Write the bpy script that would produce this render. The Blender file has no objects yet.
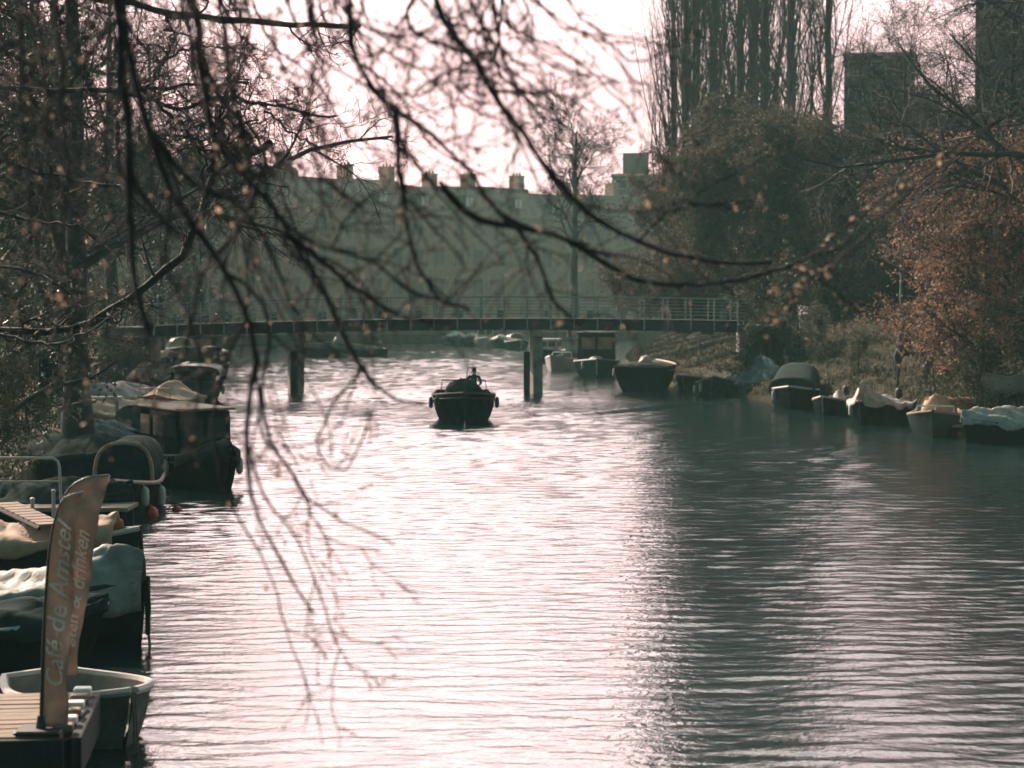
import bpy, bmesh, math, random
import numpy as np
from mathutils import Vector, Matrix
R = math.radians
rng = np.random.default_rng(7)
random.seed(7)
sc = bpy.context.scene
col = sc.collection

# ------------------------------------------------------------------ camera, sky, sun, exposure
CAM_H, FPX, PITCH = 4.5, 2000.0, math.atan(84 / 2000.0)
cd = bpy.data.cameras.new('camera'); cam = bpy.data.objects.new('camera', cd); col.objects.link(cam)
cam.location = (0, 0, CAM_H); cam.rotation_euler = (R(90) - PITCH, 0, 0)
cd.sensor_width = 36; cd.lens = 36 * FPX / 1024; cd.clip_start = 0.1; cd.clip_end = 4000
cd.dof.use_dof = True; cd.dof.focus_distance = 33; cd.dof.aperture_fstop = 1.9; cd.dof.aperture_blades = 9
sc.camera = cam

SUN_AZ, SUN_EL = R(-38), R(33)          # azimuth measured from the view direction (+Y), negative = to the left
w = bpy.data.worlds.new('World'); sc.world = w; w.use_nodes = True
nt = w.node_tree; nt.nodes.clear()
sky = nt.nodes.new('ShaderNodeTexSky'); sky.sky_type = 'NISHITA'; sky.sun_disc = False
sky.sun_elevation = SUN_EL; sky.sun_rotation = SUN_AZ; sky.dust_density = 2.5; sky.air_density = 1.0; sky.altitude = 0
hs = nt.nodes.new('ShaderNodeHueSaturation'); hs.inputs['Saturation'].default_value = 0.12
tcw = nt.nodes.new('ShaderNodeTexCoord'); sx = nt.nodes.new('ShaderNodeSeparateXYZ')
rmp = nt.nodes.new('ShaderNodeValToRGB')
e = rmp.color_ramp.elements
e[0].position = 0.0; e[0].color = (.82, .52, .525, 1)
e[1].position = 0.80; e[1].color = (0.30, 0.66, 0.66, 1)
m_ = e.new(0.12); m_.color = (.96, .62, .62, 1)
m_ = e.new(0.23); m_.color = (1.9, 1.41, 1.36, 1)
m_ = e.new(0.50); m_.color = (1.35, 1.15, 1.08, 1)
mx = nt.nodes.new('ShaderNodeMixRGB'); mx.blend_type = 'MULTIPLY'; mx.inputs[0].default_value = 1
# thin high cloud: mild large-scale brightness variation of the sky
nz = nt.nodes.new('ShaderNodeTexNoise'); nz.inputs['Scale'].default_value = 5; nz.inputs['Detail'].default_value = 5
mpz = nt.nodes.new('ShaderNodeMapping'); mpz.inputs['Scale'].default_value = (1, 1, 3)
mr = nt.nodes.new('ShaderNodeMapRange'); mr.inputs[1].default_value = .3; mr.inputs[2].default_value = .7
mr.inputs[3].default_value = .86; mr.inputs[4].default_value = 1.14
mx2 = nt.nodes.new('ShaderNodeMixRGB'); mx2.blend_type = 'MULTIPLY'; mx2.inputs[0].default_value = 1
bg = nt.nodes.new('ShaderNodeBackground'); bg.inputs['Strength'].default_value = 0.15
wo = nt.nodes.new('ShaderNodeOutputWorld')
L_ = nt.links.new
L_(sky.outputs[0], hs.inputs['Color']); L_(tcw.outputs['Generated'], sx.inputs[0]); L_(sx.outputs[2], rmp.inputs[0])
L_(hs.outputs[0], mx.inputs[1]); L_(rmp.outputs[0], mx.inputs[2])
L_(tcw.outputs['Generated'], mpz.inputs[0]); L_(mpz.outputs[0], nz.inputs['Vector']); L_(nz.outputs[0], mr.inputs[0])
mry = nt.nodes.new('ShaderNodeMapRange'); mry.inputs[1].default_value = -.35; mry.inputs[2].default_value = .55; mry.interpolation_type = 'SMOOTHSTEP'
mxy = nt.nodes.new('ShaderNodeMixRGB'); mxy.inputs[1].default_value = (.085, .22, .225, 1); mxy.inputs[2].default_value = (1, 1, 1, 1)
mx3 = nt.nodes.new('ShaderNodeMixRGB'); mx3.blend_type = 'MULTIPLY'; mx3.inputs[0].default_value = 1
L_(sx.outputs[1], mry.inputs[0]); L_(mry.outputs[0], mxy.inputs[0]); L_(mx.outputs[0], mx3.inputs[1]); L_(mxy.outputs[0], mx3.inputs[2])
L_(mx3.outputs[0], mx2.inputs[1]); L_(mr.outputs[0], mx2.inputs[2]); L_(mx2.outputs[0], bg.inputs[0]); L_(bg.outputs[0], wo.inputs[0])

sd = bpy.data.lights.new('sun', 'SUN'); sun = bpy.data.objects.new('sun', sd); col.objects.link(sun)
sd.energy = 4.2; sd.angle = R(0.6); sd.color = (1.0, 0.74, 0.56)
sdir = Vector((math.sin(SUN_AZ) * math.cos(SUN_EL), math.cos(SUN_AZ) * math.cos(SUN_EL), math.sin(SUN_EL)))
sun.rotation_euler = sdir.to_track_quat('Z', 'Y').to_euler()
vs = sc.view_settings; vs.view_transform = 'Standard'; vs.look = 'None'; vs.exposure = 1.0; vs.gamma = 1; vs.use_curve_mapping = False
cy = sc.cycles
cy.use_denoising = True; cy.max_bounces = 5; cy.diffuse_bounces = 2; cy.glossy_bounces = 3; cy.transmission_bounces = 2
cy.transparent_max_bounces = 6; cy.volume_bounces = 0; cy.caustics_reflective = False; cy.caustics_refractive = False

# ------------------------------------------------------------------ projection helpers
def P(px, py, d):
    """point at distance d (along +Y) seen at photograph pixel (px, py)"""
    c, s = math.cos(PITCH), math.sin(PITCH)
    u = 384 - py
    y = FPX * c + u * s; z = -FPX * s + u * c
    k = d / y
    return Vector(((px - 512) * k, d, CAM_H + z * k))
def W(px, py, z=0.0):
    c, s = math.cos(PITCH), math.sin(PITCH)
    u = 384 - py
    y = FPX * c + u * s; zz = -FPX * s + u * c
    k = (z - CAM_H) / zz
    return Vector(((px - 512) * k, y * k, z))

# ------------------------------------------------------------------ materials
def mat(name, c, rough=.7, var=.25, scale=4, metal=0., c2=None, trans=0., bump=0., bscale=None, stretch=(1, 1, 1), spec=.5):
    m = bpy.data.materials.new(name); m.use_nodes = True
    t = m.node_tree; b = t.nodes['Principled BSDF']; L = t.links.new
    b.inputs['Roughness'].default_value = rough; b.inputs['Metallic'].default_value = metal
    b.inputs['Specular IOR Level'].default_value = spec
    tc = t.nodes.new('ShaderNodeTexCoord'); mp = t.nodes.new('ShaderNodeMapping'); mp.inputs['Scale'].default_value = stretch
    n = t.nodes.new('ShaderNodeTexNoise'); n.inputs['Scale'].default_value = scale; n.inputs['Detail'].default_value = 6
    n.inputs['Roughness'].default_value = .65
    r = t.nodes.new('ShaderNodeValToRGB'); r.color_ramp.elements[0].position = .33; r.color_ramp.elements[1].position = .67
    a = tuple(max(0, x * (1 - var)) for x in c); z = tuple(min(1, x * (1 + var)) for x in (c2 or c))
    r.color_ramp.elements[0].color = (*a, 1); r.color_ramp.elements[1].color = (*z, 1)
    L(tc.outputs['Object'], mp.inputs[0]); L(mp.outputs[0], n.inputs['Vector']); L(n.outputs[0], r.inputs[0]); L(r.outputs[0], b.inputs['Base Color'])
    if bump:
        bp = t.nodes.new('ShaderNodeBump'); bp.inputs['Strength'].default_value = bump; bp.inputs['Distance'].default_value = .02
        n2 = t.nodes.new('ShaderNodeTexNoise'); n2.inputs['Scale'].default_value = bscale or scale * 4; n2.inputs['Detail'].default_value = 4
        L(mp.outputs[0], n2.inputs['Vector']); L(n2.outputs[0], bp.inputs['Height']); L(bp.outputs[0], b.inputs['Normal'])
    if trans:
        tr = t.nodes.new('ShaderNodeBsdfTranslucent'); ms = t.nodes.new('ShaderNodeMixShader'); ms.inputs[0].default_value = trans
        out = t.nodes['Material Output']
        L(r.outputs[0], tr.inputs[0]); L(b.outputs[0], ms.inputs[1]); L(tr.outputs[0], ms.inputs[2]); L(ms.outputs[0], out.inputs[0])
    return m
M = {}
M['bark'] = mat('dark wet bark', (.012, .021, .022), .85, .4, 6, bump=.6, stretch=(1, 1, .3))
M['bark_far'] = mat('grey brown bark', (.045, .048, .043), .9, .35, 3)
M['twig'] = mat('twig bark', (.030, .034, .032), .85, .3, 3)
M['twig_brown'] = mat('brown twig bark', (.080, .064, .050), .85, .3, 3)
M['bud'] = mat('bud scales', (.10, .065, .045), .6, .4, 30)
M['leaf_tan'] = mat('withered tan leaf', (.33, .235, .17), .55, .35, 25, trans=.45)
M['leaf_rust'] = mat('russet leaf', (.10, .062, .045), .6, .5, .8, c2=(.26, .15, .105), trans=.4)
M['leaf_brown'] = mat('brown leaf', (.10, .072, .052), .7, .45, 1.5, trans=.3)
M['leaf_green'] = mat('dark evergreen leaf', (.028, .052, .045), .45, .45, 1.5, c2=(.05, .075, .05), trans=.25)
M['leaf_olive'] = mat('olive leaf', (.065, .07, .04), .6, .45, 2, trans=.3)
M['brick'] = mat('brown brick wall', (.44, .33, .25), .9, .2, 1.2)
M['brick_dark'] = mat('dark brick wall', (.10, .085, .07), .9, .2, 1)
M['rooftile'] = mat('dark roof tile', (.38, .29, .22), .8, .2, 1.5)
M['white'] = mat('weathered white paint', (.75, .71, .67), .55, .12, 3)
M['glass'] = mat('window glass', (.02, .03, .032), .12, .3, .5)
M['frame_brown'] = mat('brown window paint', (.40, .32, .25), .7, .15, 3)
M['glass_dull'] = mat('curtained glass', (.20, .17, .14), .45, .3, .5)
M['concrete'] = mat('stained concrete', (.36, .31, .27), .85, .3, 2.5, bump=.3)
M['steel'] = mat('dark painted steel', (.022, .034, .035), .8, .25, 3)
M['steel_grey'] = mat('grey painted steel', (.34, .34, .31), .5, .2, 3)
M['alu'] = mat('dull aluminium', (.55, .53, .50), .35, .15, 4, metal=.7)
M['wood'] = mat('weathered plank wood', (.21, .155, .115), .8, .45, 3, stretch=(1, 8, 8), bump=.4)
M['wood_dark'] = mat('dark wet timber', (.011, .017, .017), .9, .4, 4, stretch=(1, 1, .4), bump=.4)
M['varnish'] = mat('varnished wood', (.33, .20, .12), .4, .3, 5, stretch=(.3, 4, 4))
M['hull_black'] = mat('black tarred hull', (.012, .019, .021), .85, .4, 3, spec=.0)
M['hull_teal'] = mat('dark green hull paint', (.018, .038, .040), .85, .3, 3, spec=.0)
M['hull_grey'] = mat('grey hull paint', (.032, .047, .046), .85, .25, 3, spec=.0)
M['hull_dinghy'] = mat('grey dinghy hull', (.13, .145, .135), .85, .35, 3, spec=.0)
M['hull_white'] = mat('off white hull paint', (.42, .39, .355), .6, .2, 4)
M['hull_brown'] = mat('brown wooden hull', (.07, .045, .035), .85, .35, 4, spec=.0)
M['hull_blue'] = mat('dark blue hull paint', (.02, .035, .055), .85, .3, 3, spec=.0)
M['tarp_white'] = mat('pale grey tarpaulin', (.54, .49, .45), .6, .35, 2.5, trans=.25, bump=.5, bscale=7)
M['tarp_grey'] = mat('grey green tarpaulin', (.24, .255, .24), .6, .45, 2.5, trans=.2, bump=.5, bscale=7)
M['tarp_tan'] = mat('tan canvas', (.48, .33, .23), .7, .25, 3, trans=.25, bump=.4, bscale=9)
M['tarp_dark'] = mat('dark green canvas', (.018, .032, .032), .95, .35, 3, bump=.4, bscale=8, spec=.05)
M['tarp_blue'] = mat('blue grey tarpaulin', (.075, .105, .11), .95, .4, 2.5, bump=.5, bscale=8, spec=.1)
M['inside'] = mat('boat inside paint', (.20, .20, .18), .6, .35, 4)
M['rope'] = mat('old rope', (.12, .10, .08), .9, .3, 20)
M['red'] = mat('red plastic buoy', (.42, .012, .018), .4, .2, 5)
M['flag'] = mat('brown printed flag cloth', (.38, .30, .25), .8, .3, 2.5, trans=.34, bump=.4, bscale=5)
M['flag_print'] = mat('pale flag lettering', (.85, .79, .73), .8, .15, 6, trans=.3)
M['pole'] = mat('black flag pole', (.012, .015, .017), .5, .2, 5)
M['rubber'] = mat('black rubber', (.012, .016, .018), .6, .2, 5)
M['cloth_dark'] = mat('dark coat cloth', (.012, .024, .028), .9, .3, 12)
M['cloth_jeans'] = mat('dark trousers cloth', (.015, .022, .03), .9, .3, 12)
M['skin'] = mat('skin', (.36, .21, .16), .6, .1, 10)
M['hair'] = mat('dark hair', (.02, .016, .014), .7, .3, 20)

# ------------------------------------------------------------------ mesh helpers
def new_mesh_np(name, V, loops, counts, smooth=False):
    me = bpy.data.meshes.new(name)
    V = np.asarray(V, dtype=np.float32); loops = np.asarray(loops, dtype=np.int32); counts = np.asarray(counts, dtype=np.int32)
    me.vertices.add(len(V)); me.vertices.foreach_set('co', V.ravel())
    me.loops.add(len(loops)); me.loops.foreach_set('vertex_index', loops)
    me.polygons.add(len(counts))
    st = np.zeros(len(counts), dtype=np.int32); st[1:] = np.cumsum(counts)[:-1]
    me.polygons.foreach_set('loop_start', st)
    me.polygons.foreach_set('use_smooth', np.full(len(counts), smooth, dtype=bool))
    me.update(calc_edges=True); me.validate()
    return me
def link(name, me, m, parent=None, loc=None):
    o = bpy.data.objects.new(name, me); col.objects.link(o)
    if m is not None and not me.materials: me.materials.append(m)
    if parent is not None: o.parent = parent
    if loc is not None: o.location = loc
    return o
def tag(o, label=None, cat=None, group=None, kind=None):
    if label: o['label'] = label
    if cat: o['category'] = cat
    if group: o['group'] = group
    if kind: o['kind'] = kind
    return o
def empty(name, loc=(0, 0, 0), rz=0., label=None, cat=None, group=None):
    o = bpy.data.objects.new(name, None); col.objects.link(o); o.location = loc; o.rotation_euler = (0, 0, rz)
    o.empty_display_size = .3
    return tag(o, label, cat, group)
def copy_tree(o, parent=None):
    c = o.copy(); col.objects.link(c); c.parent = parent
    for ch in list(o.children): copy_tree(ch, c)
    return c

class MB:
    def __init__(s): s.v = []; s.f = []
    def add(s, vs_, fs):
        b = len(s.v); s.v += [tuple(x) for x in vs_]; s.f += [tuple(i + b for i in f) for f in fs]; return s
    def box(s, c, size, rz=0., taper=1., bev=0.):
        hx, hy, hz = size[0] / 2, size[1] / 2, size[2] / 2
        co, si = math.cos(rz), math.sin(rz)
        if bev <= 0:
            pts = [(-hx, -hy, -hz), (hx, -hy, -hz), (hx, hy, -hz), (-hx, hy, -hz),
                   (-hx * taper, -hy * taper, hz), (hx * taper, -hy * taper, hz), (hx * taper, hy * taper, hz), (-hx * taper, hy * taper, hz)]
            fs = [(0, 3, 2, 1), (4, 5, 6, 7), (0, 1, 5, 4), (1, 2, 6, 5), (2, 3, 7, 6), (3, 0, 4, 7)]
        else:
            b = min(bev, hx * .9, hy * .9, hz * .9)
            def ring(z, ix, iy, k):
                x, y = (hx - ix) * k, (hy - iy) * k
                return [(-x + b, -y, z), (x - b, -y, z), (x, -y + b, z), (x, y - b, z), (x - b, y, z), (-x + b, y, z), (-x, y - b, z), (-x, -y + b, z)]
            rs = [ring(-hz, b, b, 1), ring(-hz + b, 0, 0, 1), ring(hz - b, 0, 0, taper), ring(hz, b, b, taper)]
            pts = sum(rs, []); fs = []
            for k in range(3):
                for j in range(8):
                    a, d = k * 8 + j, k * 8 + (j + 1) % 8
                    fs.append((a, d, d + 8, a + 8))
            fs.append(tuple(range(7, -1, -1))); fs.append(tuple(range(24, 32)))
        return s.add([(c[0] + x * co - y * si, c[1] + x * si + y * co, c[2] + z) for x, y, z in pts], fs)
    def tube(s, pts, r, n=6, caps=True):
        pts = [Vector(p) for p in pts]; k = len(pts)
        rr = r if isinstance(r, (list, tuple)) else [r] * k
        b = len(s.v); prev = None
        for i, p in enumerate(pts):
            t = (pts[min(i + 1, k - 1)] - pts[max(i - 1, 0)]).normalized()
            if prev is None:
                a = t.cross(Vector((0, 0, 1)));
                if a.length < .05: a = t.cross(Vector((1, 0, 0)))
            else: a = prev - t * prev.dot(t)
            a.normalize(); prev = a; c = t.cross(a)
            for j in range(n):
                q = 2 * math.pi * j / n
                s.v.append(tuple(p + (a * math.cos(q) + c * math.sin(q)) * rr[i]))
        for i in range(k - 1):
            for j in range(n):
                a0, a1 = b + i * n + j, b + i * n + (j + 1) % n
                s.f.append((a0, a1, a1 + n, a0 + n))
        if caps:
            s.f.append(tuple(b + j for j in range(n - 1, -1, -1))); s.f.append(tuple(b + (k - 1) * n + j for j in range(n)))
        return s
    def grid(s, rows):
        b = len(s.v); m = len(rows[0])
        for r in rows: s.v += [tuple(p) for p in r]
        for i in range(len(rows) - 1):
            for j in range(m - 1):
                a = b + i * m + j
                s.f.append((a, a + 1, a + m + 1, a + m))
        return s
    def lathe(s, c, prof, n=16, axis='z'):
        b = len(s.v)
        for r, h in prof:
            for j in range(n):
                q = 2 * math.pi * j / n
                x, y, z = r * math.cos(q), r * math.sin(q), h
                if axis == 'x': x, y, z = h, r * math.cos(q), r * math.sin(q)
                s.v.append((c[0] + x, c[1] + y, c[2] + z))
        for i in range(len(prof) - 1):
            for j in range(n):
                a, d = b + i * n + j, b + i * n + (j + 1) % n
                s.f.append((a, d, d + n, a + n))
        s.f.append(tuple(b + j for j in range(n - 1, -1, -1))); s.f.append(tuple(b + (len(prof) - 1) * n + j for j in range(n)))
        return s
    def build(s, name, m, parent=None, smooth=False, loc=None, solid=0.):
        me = bpy.data.meshes.new(name); me.from_pydata(s.v, [], s.f); me.update()
        bm = bmesh.new(); bm.from_mesh(me); bmesh.ops.recalc_face_normals(bm, faces=bm.faces[:]); bm.to_mesh(me); bm.free()
        if smooth:
            me.polygons.foreach_set('use_smooth', [True] * len(me.polygons))
            if smooth != 'all': me.set_sharp_from_angle(angle=R(40))
        o = link(name, me, m, parent, loc)
        if solid:
            md = o.modifiers.new('thickness', 'SOLIDIFY'); md.thickness = solid; md.offset = 0
        return o

# ------------------------------------------------------------------ setting: water, banks
def water_mat():
    m = bpy.data.materials.new('canal water'); m.use_nodes = True
    t = m.node_tree; b = t.nodes['Principled BSDF']; L = t.links.new
    b.inputs['Base Color'].default_value = (.008, .022, .023, 1); b.inputs['Roughness'].default_value = .10
    b.inputs['IOR'].default_value = 2.0; b.inputs['Specular IOR Level'].default_value = .9
    g = t.nodes.new('ShaderNodeNewGeometry')
    def noise(scale, sy, detail, rough=.5):
        mp = t.nodes.new('ShaderNodeMapping'); mp.inputs['Scale'].default_value = (1, sy, 1); mp.inputs['Rotation'].default_value = (0, 0, R(8))
        n = t.nodes.new('ShaderNodeTexNoise'); n.inputs['Scale'].default_value = scale; n.inputs['Detail'].default_value = detail
        n.inputs['Roughness'].default_value = rough
        L(g.outputs['Position'], mp.inputs[0]); L(mp.outputs[0], n.inputs['Vector']); return n.outputs[0]
    def math_(op, a, c):
        n = t.nodes.new('ShaderNodeMath'); n.operation = op
        for i, q in enumerate((a, c)):
            if hasattr(q, 'links'): L(q, n.inputs[i])
            else: n.inputs[i].default_value = q
        return n.outputs[0]
    b1 = noise(7.0, 1.4, 3, .55)
    bp = t.nodes.new('ShaderNodeBump'); bp.inputs['Strength'].default_value = 1; bp.inputs['Distance'].default_value = .010
    L(b1, bp.inputs['Height']); L(bp.outputs[0], b.inputs['Normal'])
    return m
def water():
    g = np.random.default_rng(5)
    ys = [13.0]
    while ys[-1] < 236: ys.append(ys[-1] + (.055 if ys[-1] < 45 else .10 if ys[-1] < 100 else .16))
    ys = np.array(ys); xs_ = np.linspace(-1, 1, 330)
    half = np.clip(6 + ys * .275, 0, 38)
    X = half[:, None] * xs_[None, :]; Y = np.repeat(ys[:, None], len(xs_), 1); Z = np.zeros_like(X)
    N = 64; lam = np.exp(np.linspace(np.log(.17), np.log(.80), N))
    for l in lam:
        th = g.normal() * R(15) + R(90 + 2); k = 2 * np.pi / l; s_ = SLOPE * math.sqrt(2 / N)
        Z += s_ / k * np.sin(k * (X * math.cos(th) + Y * math.sin(th)) + g.random() * 6.28 + .35 * np.sin(.21 * X + .13 * Y + g.random() * 6))
    # gusts, calmer water in the lee of the grassy bank
    gust = .85 + .22 * np.sin(.19 * Y + .8 * np.sin(.11 * X)) * np.sin(.13 * X + .05 * Y + 1)
    re = np.interp(ys, [p[1] for p in right_edge], [p[0] for p in right_edge])[:, None]
    lee = np.clip((re - X - 3.0) / 9.0, 0, 1); lee = .28 + .72 * lee * lee * (3 - 2 * lee)
    lee = np.where(Y < 45, lee + (1 - lee) * np.clip((45 - Y) / 22, 0, 1), lee)
    Z *= gust * lee * np.clip(.60 + (Y - 18) / 110, .60, 1.2)
    # wake of the small motor boat coming through: two spreading ridges behind it
    bx, by_ = WAKE
    for sg in (-1, 1):
        dy = Y - by_; t_ = (X - bx) * sg - .9 - np.clip(dy, 0, 60) * (1.5 if sg < 0 else .62)
        am = np.clip((dy - 1.0) / 4, 0, 1)
        Z += np.where(dy > -1.5, am * .12 * np.exp(-(t_ / .5) ** 2) * np.exp(-np.clip(dy, 0, 99) / 22), 0)
        Z += np.where(dy > -1.5, am * -.06 * np.exp(-((t_ - .9) / .6) ** 2) * np.exp(-np.clip(dy, 0, 99) / 22), 0)
    edge = np.minimum(1, np.minimum((1 - np.abs(xs_))[None, :] / .02, np.minimum((ys - 13) / 1.0, (236 - ys) / 2)[:, None])); Z *= np.clip(edge, 0, 1)
    n, m = X.shape
    V = np.stack([X, Y, Z], -1).reshape(-1, 3)
    idx = np.arange(n * m).reshape(n, m)
    F = np.stack([idx[:-1, :-1], idx[:-1, 1:], idx[1:, 1:], idx[1:, :-1]], -1).reshape(-1)
    c = n * m
    V = np.concatenate([V, np.array([(-600, -60, 0), (600, -60, 0), (600, 13, 0), (-600, 13, 0), (-600, 236, 0), (600, 236, 0), (600, 700, 0), (-600, 700, 0)])])
    big = [c, c + 1, c + 2, c + 3, c + 4, c + 5, c + 6, c + 7]
    lo, hi = idx[:, 0], idx[:, -1]
    fan = [c + 3] + list(lo[:1]) + [c + 3]
    loops = list(F) + big; counts = [4] * (len(F) // 4) + [4, 4]
    loops += [c + 3] + list(lo) + [c + 4]; counts.append(n + 2)
    loops += [c + 5] + list(hi[::-1]) + [c + 2]; counts.append(n + 2)
    me = new_mesh_np('canal_water', V, loops, counts, True)
    return link('canal_water', me, water_mat())
SLOPE = .145
WAKE = (W(461, 424).x, W(461, 424).y)
left_edge = [(-5, -60), (-5, 0), (-5.2, 12), (-7.6, 20), (-8.3, 30), (-10.4, 40), (-11.8, 50), (-13.4, 60), (-16, 75), (-18.6, 90), (-22.5, 115), (-26, 150), (-29, 180), (-31, 204)]
right_edge = [(26, -60), (24, 0), (21, 30), (18.2, 55), (16.8, 64), (15.0, 72), (13.2, 82), (10.6, 92), (8.6, 100), (8.0, 112), (7.6, 125), (8.5, 150), (11, 180), (15, 232)]
far_edge = [(-60, 190), (-34, 198), (-20, 204), (-8, 213), (4, 224), (16, 233), (40, 240)]
def hz(x, y): return .10 * math.sin(x * .9 + 1.3 * math.sin(y * .31)) + .08 * math.sin(y * .7 + x * .4)
def densify(pts, step):
    out = []
    for (a, b) in zip(pts[:-1], pts[1:]):
        n = max(1, int(math.dist(a, b) / step))
        for i in range(n): out.append((a[0] + (b[0] - a[0]) * i / n, a[1] + (b[1] - a[1]) * i / n))
    out.append(pts[-1]); return out
def smooth_line(pts, k=3):
    for _ in range(k): pts = [pts[0]] + [tuple((pts[i - 1][q] + 2 * pts[i][q] + pts[i + 1][q]) / 4 for q in (0, 1)) for i in range(1, len(pts) - 1)] + [pts[-1]]
    return pts
tag(water(), 'rippled grey canal water reflecting the bright sky', 'water', kind='structure')
LE = smooth_line(densify(left_edge, 2.5)); RE = smooth_line(densify(right_edge, 2.0)); FE = densify(far_edge, 3)
LPROF = [(0, -.6), (0, .62), (.35, .66), (1.5, .8), (4, .95), (8, 1.1), (15, 1.4), (30, 1.6), (120, 2), (500, 2)]
RPROF = [(-.4, -.5), (0, .12), (.6, .55), (1.6, .9), (3, 1.3), (5, 1.9), (8, 2.45), (13, 2.75), (25, 2.9), (60, 3), (500, 3)]
def edge_x(E, y):
    for a, b in zip(E[:-1], E[1:]):
        if a[1] <= y <= b[1]: return a[0] + (b[0] - a[0]) * (y - a[1]) / max(1e-6, b[1] - a[1])
    return E[-1][0]
def prof_z(pr, o):
    for a, b in zip(pr[:-1], pr[1:]):
        if a[0] <= o <= b[0] and b[0] > a[0]: return a[1] + (b[1] - a[1]) * (o - a[0]) / (b[0] - a[0])
    return pr[-1][1]
def bump_up(y): return 1 + .35 * math.exp(-((y - 99) / 9) ** 2)
def zl(x, y): return prof_z(LPROF, edge_x(LE, y) - x) + (hz(x, y) * .4 if edge_x(LE, y) - x > 1 else 0)
def zr(x, y):
    o = x - edge_x(RE, y); return prof_z(RPROF, o) * (bump_up(y) if o > 1 else 1) + (hz(x, y) if o > 1 else 0)
M['quay'] = mat('trodden quay earth', (.22, .165, .12), .95, .4, 1.4, c2=(.13, .12, .08), bump=.5, spec=.1)
M['bankgrass'] = mat('winter grass bank', (.022, .025, .015), .95, .45, .8, c2=(.035, .032, .02), bump=.6, spec=.08)
lb = MB(); lb.grid([[(x - o, y, z + (hz(x - o, y) * .4 if o > 1 else 0)) for o, z in LPROF] for x, y in LE])
tag(lb.build('canal_bank', M['quay'], smooth=True), 'low earthen quay along the boats with tan trodden ground', 'bank', kind='structure')
rb = MB(); rb.grid([[(x + o, y, z * (bump_up(y) if o > 1 else 1) + (hz(x + o, y) if o > 1 else 0)) for o, z in RPROF] for x, y in RE])
tag(rb.build('canal_bank', M['bankgrass'], smooth=True), 'grassy slope rising from the water beside the moored boats', 'bank', kind='structure')
fb = MB(); fb.grid([[(x, y + o, z) for o, z in ((0, -.6), (0, .9), (.5, 1.0), (12, 1.2), (400, 1.25))] for x, y in FE])
tag(fb.build('canal_bank', M['quay'], smooth=True), 'far quay below the terraced houses', 'bank', kind='structure')

# ------------------------------------------------------------------ haze
def haze():
    m = bpy.data.materials.new('thin winter haze'); m.use_nodes = True; t = m.node_tree; t.nodes.clear()
    v = t.nodes.new('ShaderNodeVolumePrincipled'); v.inputs['Color'].default_value = (.40, .80, .75, 1)
    v.inputs['Density'].default_value = HAZE; v.inputs['Anisotropy'].default_value = .1
    o = t.nodes.new('ShaderNodeOutputMaterial'); t.links.new(v.outputs[0], o.inputs['Volume'])
    b = MB(); b.box((0, 160, 24.5), (520, 460, 53)); ob = b.build('haze', m); tag(ob, kind='stuff')
HAZE = .0004
haze()

# ------------------------------------------------------------------ houses
def wall_with_windows(mb, w_, h0, h1):
    mb.add([(-w_ / 2, 0, h0), (w_ / 2, 0, h0), (w_ / 2, 0, h1), (-w_ / 2, 0, h1)], [(0, 1, 2, 3)])
def house(name, a, b, base, eave, ridge, label, group, nwin=2, floors=4, depth=10., mats=('brick', 'rooftile'), dormer=True, chim=True, front=-1):
    """terraced house between ground points a and b (front corners); faces the canal"""
    a = Vector((*a, 0)); b = Vector((*b, 0)); d = b - a; wd = d.length; rz = math.atan2(d.y, d.x)
    e_ = empty(name, ((a.x + b.x) / 2, (a.y + b.y) / 2, base), rz, label, 'house', group)
    hw = wd / 2 - .004
    wl = MB(); wl.box((0, depth / 2, (eave) / 2), (2 * hw, depth, eave)); wl.box((0, -.06, eave - .12), (2 * hw, .22, .24))
    wl.build('wall', M[mats[0]], e_)
    rf = MB(); s = 1.3
    rf.add([(-hw, -.1, eave), (hw, -.1, eave), (hw, s, ridge), (-hw, s, ridge), (-hw, depth - s, ridge), (hw, depth - s, ridge), (-hw, depth, eave), (hw, depth, eave)],
           [(0, 1, 2, 3), (3, 2, 5, 4), (4, 5, 7, 6), (0, 3, 4, 6), (1, 7, 5, 2)])
    r_ = rf.build('roof', M[mats[1]], e_)
    if chim:
        c = MB(); c.box((hw - .55, 2.6, ridge + .55), (1.0, 1.5, 1.9)); c.box((hw - .55, 2.6, ridge + 1.56), (1.16, 1.66, .14))
        for k in range(3): c.lathe((hw - .55, 2.1 + .5 * k, ridge + 1.63), [(.14, 0), (.11, .35)], 8)
        c.build('chimney', M[mats[0]], r_)
    fh = eave / floors
    if dormer:
        for k in range(1):
            dm = MB(); x = (random.random() - .5) * wd * .3
            zc = eave + (ridge - eave) * .45
            dm.box((x, .55, zc), (1.5, 1.5, 1.5)); q = dm.build('dormer', M[mats[1]], r_)
            for sx_ in (-.34, .34):
                g = MB(); g.box((x + sx_, -.225, zc), (.5, .05, 1.05)); g.build('window', M['white'], q)
    for f in range(floors):
        for k in range(nwin):
            x = -wd / 2 + wd * (k + .5) / nwin
            if f == 0 and k == 0:
                g = MB(); g.box((x, -.04, 1.15), (1.0, .1, 2.3)); g.build('door', M['hull_teal'], e_)
                continue
            zc = f * fh + fh * .52
            fr = MB(); ww, wh = min(1.3, wd / nwin * .6), fh * .55
            for sx_ in (-1, 1): fr.box((x + sx_ * ww / 2, -.035, zc), (.1, .09, wh + .1))
            for sz in (-1, 1): fr.box((x, -.035, zc + sz * wh / 2), (ww - .1, .09, .1))
            q = fr.build('window', M['frame_brown'], e_)
            p_ = MB(); p_.box((x, -.012, zc), (ww - .1, .05, wh - .1)); p_.build('pane', M['glass_dull'], q)
    return e_
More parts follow.
